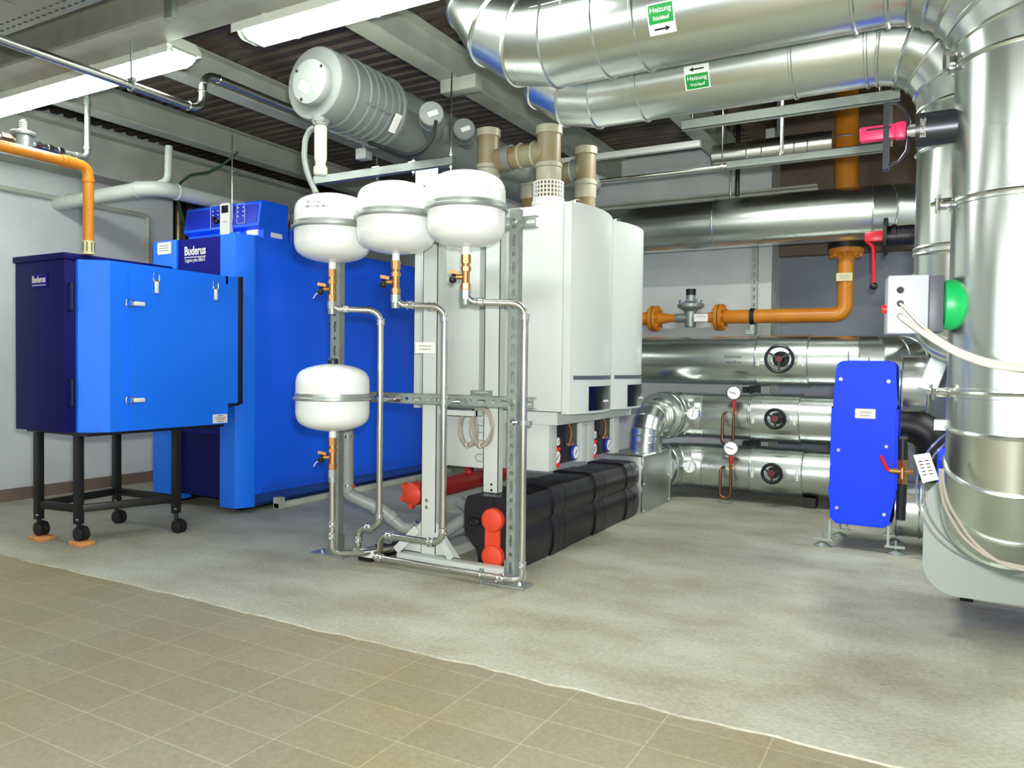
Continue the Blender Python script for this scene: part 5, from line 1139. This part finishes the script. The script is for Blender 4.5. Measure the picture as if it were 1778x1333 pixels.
part(b, 'flange', 'gas_yellow', t)
b = MB(); b.cyl((xg, yG, zf), (xg, yG, zf+.05), .15, n=36); part(b, 'black_flange', 'black_steel', t)
xu = PY(1466, 250, yG).x; b = MB(); b.cyl((xg, yG, zf+.05), (xu, yG, 4.29), .098, n=28); part(b, 'riser', 'gas_yellow', t)
q = PY(1359, 549, yG-rg); b = MB(); b.cyl((q.x-.07, yG, zg), (q.x+.07, yG, zg), rg+.001, n=24); part(b, 'printed_sleeve', 'label_cream', t) if False else b.bm.free()
for vv in (240, 262):
    q = PY(1466, vv, yG); b = MB(); b.torus((xu, yG, q.z), Z, .103, .009, 32, 6); b.box(xu-.14, xu-.09, yG-.02, yG+.01, q.z-.02, q.z+.02); part(b, 'pipe_clamp', 'zinc', t)
xc = PY(1307, 548, yG).x; t = thing('gas_pipe_clamp', 'black lined clamp around the horizontal gas pipe at the wall strut', 'pipe clamp', (xc, yG, zg-.1)); b = MB(); b.lathe([(rg, -.02), (rg+.012, -.02), (rg+.012, .02), (rg, .02)], (xc, yG, zg), X, 32); part(b, 'clamp_band', 'black_rubber', t); b = MB(); b.box(xc-.02, xc+.02, yG-.02, yG+.02, zg-.15, zg-rg-.01); b.box(xc-.05, xc+.03, yG-.06, yG+.03, zg-.17, zg-.13); part(b, 'clamp_foot', 'zinc', t)
t = thing('gas_regulator', 'grey spring loaded gas regulator between the two flanges of the gas line', 'regulator', (xr_, yG, zg-.1))
b = MB(); b.lathe([(.05, -.09), (.055, -.06), (.055, .06), (.075, .075), (.125, .1), (.13, .115), (.13, .13), (.08, .145), (.055, .16), (.045, .165), (.045, .22)], (xr_, yG, zg), Z, 36); b.cyl((xr_-.15, yG, zg), (xr_+.15, yG, zg), .043, n=24); part(b, 'regulator_body', 'zinc', t)
b = MB(); b.cyl((xr_, yG, zg+.22), (xr_, yG, zg+.28), .048, n=28); part(b, 'spring_cap', 'black_plastic', t)
for i in range(8):
    a = 2*PI*i/8; b = MB(); b.cyl((xr_+.112*math.cos(a), yG+.112*math.sin(a), zg+.095), (xr_+.112*math.cos(a), yG+.112*math.sin(a), zg+.175), .009, n=8); part(b, 'stud_bolt', 'steel_bright', t)
tag_at(1205, 1229, 545, 558, yG-.09, 'white tag on the gas regulator', 'label_white', 1)
tag_at(1452, 1480, 474, 487, yG-rg-.012, 'cream tag on the rising gas pipe above the elbow', 'label_cream', 2)
# wall strut behind the gas clamp
a, c = PY(1311, 425, 7.6), PY(1311, 580, 7.6); hol = [slot2(a.x, z, .02, .05) for z in [c.z+.05+.075*i for i in range(int((a.z-c.z)/.075))]]
b = plate([(a.x-.026, c.z), (a.x+.026, c.z), (a.x+.026, a.z+.45), (a.x-.026, a.z+.45)], hol, .003, (0, 7.6, 0), X, Z)
for s in (-1, 1): b.box(a.x+s*.026-.0015, a.x+s*.026+.0015, 7.6, 7.65, c.z, a.z+.45)
solo(b, 'wall_strut', 'zinc', 'perforated zinc strut upright on the back wall behind the gas line', 'strut channel')
for vv, y_, lab in ((2, 0, 'upper black strut bracket between the second and third back pipes'), (3, 0, 'lower black strut bracket between the third and lowest back pipes')):
    q = PY(1310, 675 if vv == 2 else 768, 7.5); b = MB(); b.box(q.x-.03, q.x+.03, 7.4, 7.65, q.z-.05, q.z+.03); b.box(q.x-.08, q.x-.03, 7.35, 7.45, q.z-.03, q.z+.02); solo(b, 'wall_bracket', 'black_steel', lab, 'bracket')
# ------------------------------------------------------------------ red lever valve by the second riser
yR = 6.2; c = PY(1556, 412, yR); t = thing('ball_valve', 'black valve with long red lever hanging below the topmost back pipe', 'valve', c)
b = MB(); p = PY(1538, 411, yR); b.cyl(p, (cB+.2, yR, p.z), .075, n=28); b.cyl((cB+.2, yR, p.z-.08), (cB+.2, yR, 3.37), .08, n=28); b.cyl((p.x+.04, yR, p.z), (p.x+.07, yR, p.z), .085, n=28); part(b, 'valve_body', 'black_plastic', t)
b = MB(); b.cyl((p.x-.012, yR, p.z), (p.x+.012, yR, p.z), .135, n=36); part(b, 'disc', 'black_rubber', t)
h = PY(1512, 412, yR); b = MB(); b.box(h.x-.04, p.x-.012, yR-.03, yR+.03, h.z-.035, h.z+.04, .01); hd = part(b, 'lever_head', 'red_plastic', t)
l0, l1 = PY(1512, 424, yR-.01), PY(1517, 492, yR-.01); b = MB(); b.tube([h+V((-.02, -.01, -.03)), l0+V((.02, 0, -.02)), l1], .013, .05, n=10); part(b, 'lever', 'red_plastic', t)
b = MB(); b.ball(l1-Z*.02, .028, 16, 10); part(b, 'lever_knob', 'black_plastic', t)
# ================================================================== blue plate heat exchanger
yX = 5.55; xa0, xa1 = PY(1451, 680, yX).x, PY(1555, 680, yX).x; xb0, xb1 = PY(1441, 800, yX).x, PY(1558, 800, yX).x
zt_ = PY(1500, 626, yX).z; zm = PY(1445, 702, yX).z; zn = PY(1441, 842, yX).z; zl_ = PY(1500, 914, yX).z
t = thing('heat_exchanger', 'royal blue covered plate heat exchanger on thin feet before the back pipes', 'heat exchanger', ((xb0+xb1)/2, yX+.2, 0))
def arc_top(x0, x1, z1_, r): return [(x1-r+r*math.cos(a), z1_-r+r*math.sin(a)) for a in [PI/2*i/6 for i in range(7)]]+[(x0+r-r*math.sin(a), z1_-r+r*math.cos(a)) for a in [PI/2*i/6 for i in range(7)]]
xl0, xl1 = PY(1440.5, 880, yX).x, PY(1549, 880, yX).x
out = [(xl0, zl_+.04), (xl0+.04, zl_), (xl1-.05, zl_), (xl1, zl_+.04), (xl1+.005, zn-.012), (xb1, zn+.0), (xb1, zm-.02), (xa1, zm)]+arc_top(xa0, xa1, zt_, .05)+[(xa0, zm), (xb0, zm-.02), (xb0-.002, zn)]+[(xl0, zn-.012)]
b = MB(); b.prism(out, (0, yX, 0), X, Z, Y*.42); bmesh.ops.bevel(b.bm, geom=[e for e in b.bm.edges if all(abs(v.co.y-yX) < 1e-4 for v in e.verts)], offset=.015, segments=2, affect='EDGES'); cv = part(b, 'blue_cover', 'royal_blue', t)
for u, v in ((1460, 658), (1543, 662), (1456, 781), (1539, 775), (1453, 881), (1535, 893)):
    q = PY(u, v, yX); b = MB(); b.cyl(q+V((0, .004, 0)), q-V((0, .006, 0)), .011, n=16); part(b, 'cover_screw', 'steel_bright', cv)
a, c = PY(1485, 709, yX), PY(1520, 727, yX); b = MB(); b.box(a.x, c.x, yX-.003, yX+.002, c.z, a.z); pl_ = part(b, 'type_plate', 'label_white', cv)
for i in range(2):
    b = MB(); b.box(a.x+.03, c.x-.025-.01*i, yX-.0038, yX-.003, a.z-.025-.022*i, a.z-.018-.022*i); part(b, 'print_line', 'beam_paint', pl_)
b = MB(); q = PY(1492, 626, yX+.15); b.box(q.x-.06, q.x+.06, yX+.12, yX+.2, zt_-.01, zt_+.02); b.cyl((xa0+.06, yX+.15, zt_-.01), (xa0+.06, yX+.15, zt_+.07), .005, n=8); part(b, 'top_bracket', 'zinc', t)
for xx, yy, s in ((xa0-.02, yX+.02, -1), (xl1-.02, yX+.02, 1), (xa0+.05, yX+.4, -1), (xa1-.05, yX+.4, 1)):
    b = MB(); b.box(xx-.008, xx+.008, yy-.012, yy+.012, .04, zl_+.02); b.box(xx-.1 if s < 0 else xx-.02, xx+.02 if s < 0 else xx+.1, yy-.02, yy+.02, .04, .055); ft_ = part(b, 'foot', 'zinc', t)
    b = MB(); fx = xx+s*.045; b.lathe([(.05, 0), (.05, .008), (.03, .02), (.012, .026), (.008, .03), (.008, .09)], (fx, yy, 0), Z, 24); part(b, 'levelling_disc', 'zinc', ft_)
for v0, v1, u0, u1, xR, lab in ((615, 716, 1561, 1614, .1, 'upper'), (838, 936, 1556, 1600, .2, 'lower')):
    p, q = PY(u0, v0, 5.62), PY(u0, v1, 5.62); zc = (p.z+q.z)/2; R_ = min((p.z-q.z)/2, zc-.003); x0 = xb1+.0 if lab == 'upper' else xa1+.01
    x1 = PY(u1, (v0+v1)/2, 5.62).x
    b = MB(); b.cyl((x0, 5.78, zc), (x1 if lab == 'upper' else x1+.25, 5.78, zc), R_, n=48); b.torus((x0+.012, 5.78, zc), X, R_, .008, 48, 6); b.torus((x1-.01, 5.78, zc), X, R_, .008, 48, 6)
    if lab == 'upper': b.cyl((x1-.02, 5.78, zc), (x1-.02+.01, 5.78, zc), R_+.005, n=48)
    st = part(b, 'connection_jacket', 'galvanised_sheet', t)
# valve beside the exchanger
c = PY(1567, 818, 5.5); t = thing('drain_valve', 'brass ball valve with red lever on a dark pipe right of the blue exchanger', 'valve', c)
b = MB(); b.cyl((c.x, 5.5, PY(1567, 762, 5.5).z), (c.x, 5.5, c.z+.06), .028, n=20); b.cyl((c.x, 5.5, PY(1567, 764, 5.5).z), (c.x, 5.72, PY(1567, 764, 5.5).z), .026, n=16); part(b, 'inlet_pipe', 'black_steel', t)
b = MB(); b.hexa((c.x, 5.5, c.z+.025), (c.x, 5.5, c.z+.075), .034); b.cyl((c.x, 5.5, c.z-.06), (c.x, 5.5, c.z+.03), .028, n=20); b.hexa((c.x, 5.5, c.z-.08), (c.x, 5.5, c.z-.045), .034); b.cyl((c.x-.075, 5.48, c.z), (c.x+.06, 5.5, c.z), .018, n=14); part(b, 'valve_body', 'brass', t)
b = MB(); b.tube([(c.x-.08, 5.47, c.z), (c.x-.095, 5.46, c.z+.03), (c.x-.125, 5.45, c.z+.095)], .011, .02, n=10); part(b, 'lever', 'signal_red', t)
b = MB(); b.cyl((c.x, 5.5, c.z-.08), (c.x-.005, 5.5, PY(1563, 902, 5.5).z), .029, n=20); part(b, 'outlet_hose', 'black_rubber', t)
# dark pipes in the gap between exchanger and duct
b = MB(); p = PY(1605, 740, 6.4); b.tube([(p.x-.3, 6.5, p.z), (p.x+.05, 6.5, p.z), (p.x+.15, 6.5, .0)], .13, .2, n=28); solo(b, 'dark_pipe', 'black_steel', 'dark steel pipe bend in the gap right of the blue exchanger', 'pipe')
b = MB(); q0 = PY(1610, 676, 4.9); b.bar(q0, (cB-.08, 4.9, 1.27), .03, .09, Z); solo(b, 'brace_bar', 'zinc', 'short slanting zinc brace between the supply duct and the big duct', 'bracket')
b = MB(); p = PY(1605, 585, 3.8); b.box(-.1, .05, 3.75, 3.8, p.z-.01, p.z); b.bm.free()
# ================================================================== struts, rods and small pipes under the ceiling on the right
def strut(u0, v0, u1, v1, y, h, lab, name='strut_channel'):
    a, c = PY(u0, v0, y), PY(u1, v1, y); z = (a.z+c.z)/2; b = MB(); b.box(a.x, c.x, y-.022, y-.018, z-h/2, z+h/2); b.box(a.x, c.x, y-.022, y+.022, z-h/2, z-h/2+.003); b.box(a.x, c.x, y-.022, y+.022, z+h/2-.003, z+h/2); b.box(a.x, c.x, y-.0, y+.022, z-.004, z+.004)
    return solo(b, name, 'zinc', lab, 'strut channel', 'ceiling struts'), z, a, c
o_, zs, a, c = strut(1185, 212, 1563, 172, 4.75, .06, 'zinc strut channel just below the supply duct')
for xx in (a.x+.06, c.x-.1):
    b = MB(); b.cyl((xx, 4.75, zs), (xx, 4.75, 3.37), .006, n=8); solo(b, 'threaded_rod', 'steel_tube', 'thin rod carrying the upper strut at its %s end' % ('left' if xx < -.8 else 'right'), 'rod', 'strut rods')
o_, zs2, a2, c2 = strut(1262, 288, 1541, 255, 5.2, .05, 'zinc strut channel lower down, running to the pink lever hoop')
b = MB(); b.cyl((c2.x+.02, 5.2, zs2), (c2.x+.02, 5.2, 3.37), .006, n=8); solo(b, 'threaded_rod', 'steel_tube', 'thin rod carrying the lower strut by the hoop', 'rod', 'strut rods')
yT = 5.6; a = PY(1010, 314, yT); e = PY(1357, 278, yT); up_z = PY(1357, 195, yT).z
b = MB(); b.tube([(-2.4, yT, e.z), (e.x, yT, e.z), (e.x, yT, 3.36)], .014, .06, n=12); solo(b, 'thin_pipe', 'steel_tube', 'thin shiny pipe along the ceiling bending up between the two struts', 'pipe')
q = PY(1254, 270, yT); t = thing('pipe_hanger', 'steel clip hanging the thin shiny pipe from the joist', 'hanger', (q.x, yT, e.z)); b = MB(); b.torus((q.x, yT, e.z), X, .018, .005, 20, 6); b.cyl((q.x, yT, e.z+.018), (q.x, yT, 3.15), .005, n=8); b.box(q.x-.02, q.x+.02, yT-.02, yT+.02, 3.09, 3.15); part(b, 'clip', 'steel_bright', t)
for u, lab in ((1266, 'thin rod left of the black strap over the topmost back pipe'), (1278, 'black strap over the topmost back pipe')):
    q = PY(u, 330, 6.9); b = MB(); b.cyl((q.x, 6.95, z1+r1-.01), (q.x, 6.95, 3.36), .008 if u == 1266 else .02, n=10); solo(b, 'pipe_suspension', 'zinc' if u == 1266 else 'black_steel', lab, 'hanger', 'suspensions of the back pipe')
p, q = PY(1240, 268, 6.6), PY(1432, 253, 6.6); b = MB(); zc = (p.z+q.z)/2; b.cyl((p.x, 6.6, zc), (q.x, 6.6, zc), .095, n=36)
for u in (1300, 1326, 1382, 1405): xx = PY(u, 262, 6.6).x; b.torus((xx, 6.6, zc), X, .095, .006, 36, 6)
b.tube([(q.x-.01, 6.6, zc), (q.x+.03, 6.6, zc), (q.x+.06, 6.6, zc)], .09, 0, n=36); b.cyl((p.x+.1, 6.6, zc+.09), (p.x+.1, 6.6, 3.375), .006, n=8); solo(b, 'steel_flue', 'steel_tube', 'shiny steel flue lying high at the back behind the struts', 'flue')
b = MB(); p, q = PY(1010, 275, 6.2), PY(1215, 247, 6.2); z = (p.z+q.z)/2; b.box(p.x-.4, q.x, 6.2, 6.26, z-.025, z+.025, .004); solo(b, 'cable_duct', 'white_plastic', 'white cable duct under the ceiling behind the right flues', 'cable duct')
b = MB(); p = PY(810, 135, 4.0); b.box(p.x-.1, p.x+.1, 3.3, 3.9, 3.06, 3.15, .003) if False else b.bm.free()
p, q = PZ(775, 137, 3.15), PZ(826, 127, 3.15); b = MB(); b.box(p.x-.05, q.x, p.y, p.y+.1, 3.06, 3.149, .003); solo(b, 'joist_stub', 'beam_paint', 'short painted box stub on the joist left of the return duct', 'bracket')
p = PY(626, 266, 4.6); b = MB(); b.box(p.x-.05, p.x+.05, 4.6, 4.68, p.z-.04, p.z+.04, .003); b.cyl((p.x, 4.64, p.z+.04), (p.x, 4.64, 3.37), .008, n=8); solo(b, 'junction_box', 'cabinet_grey', 'small pale junction box under the deck below the grey drum', 'junction box')
# ================================================================== light
def area(name, loc, rot, sx, sy, power, col=(1, 1, 1)):
    l = bpy.data.lights.new(name, 'AREA'); l.shape = 'RECTANGLE'; l.size = sx; l.size_y = sy; l.energy = power; l.color = col
    o = bpy.data.objects.new(name, l); o.location = loc; o.rotation_euler = rot; COL.objects.link(o); return o
area('fill_light', (-4.0, .2, 3.0), (0, 0, 0), 3.2, .2, 26, (.975, 1, .95))  # unseen ceiling light added behind the viewer as fill, left
area('fill_light', (-.3, .0, 3.0), (0, 0, 0), 2.4, .2, 22, (.975, 1, .95))  # second unseen fill light added overhead, near the camera
area('fill_light', (1.5, 5.4, 3.0), (0, 0, 0), .3, 2.2, 45, (.975, 1, .95))  # light added outside the frame to lift the far floor
area('fill_light', (-1.2, 5.25, 3.12), (0, 0, 0), .9, .12, 34, (.98, 1, .96))  # light added out of sight above the supply duct, brightens the back wall
area('front_fill', (-2.6, -2.9, 1.5), (PI/2, 0, 0), 4.5, 2.2, 45, (.97, 1, 1))  # broad light added at the blank front wall to fill the room
l = bpy.data.lights.new('camera_flash', 'AREA'); l.shape = 'RECTANGLE'; l.size = .12; l.size_y = .08; l.energy = 95; l.color = (1, .98, .95)
o = bpy.data.objects.new('camera_flash', l); COL.objects.link(o); m4 = mw.copy(); m4.translation = CAM+rt*.06+up*.14-fw*.02; o.matrix_world = m4
w = bpy.data.worlds.new('world'); SC.world = w; w.use_nodes = True; w.node_tree.nodes['Background'].inputs['Color'].default_value = (.8, .9, 1, 1); w.node_tree.nodes['Background'].inputs['Strength'].default_value = .05
SC.view_settings.view_transform = 'Standard'; SC.view_settings.look = 'None'; SC.view_settings.gamma = 1; SC.view_settings.exposure = .76; SC.view_settings.use_curve_mapping = False
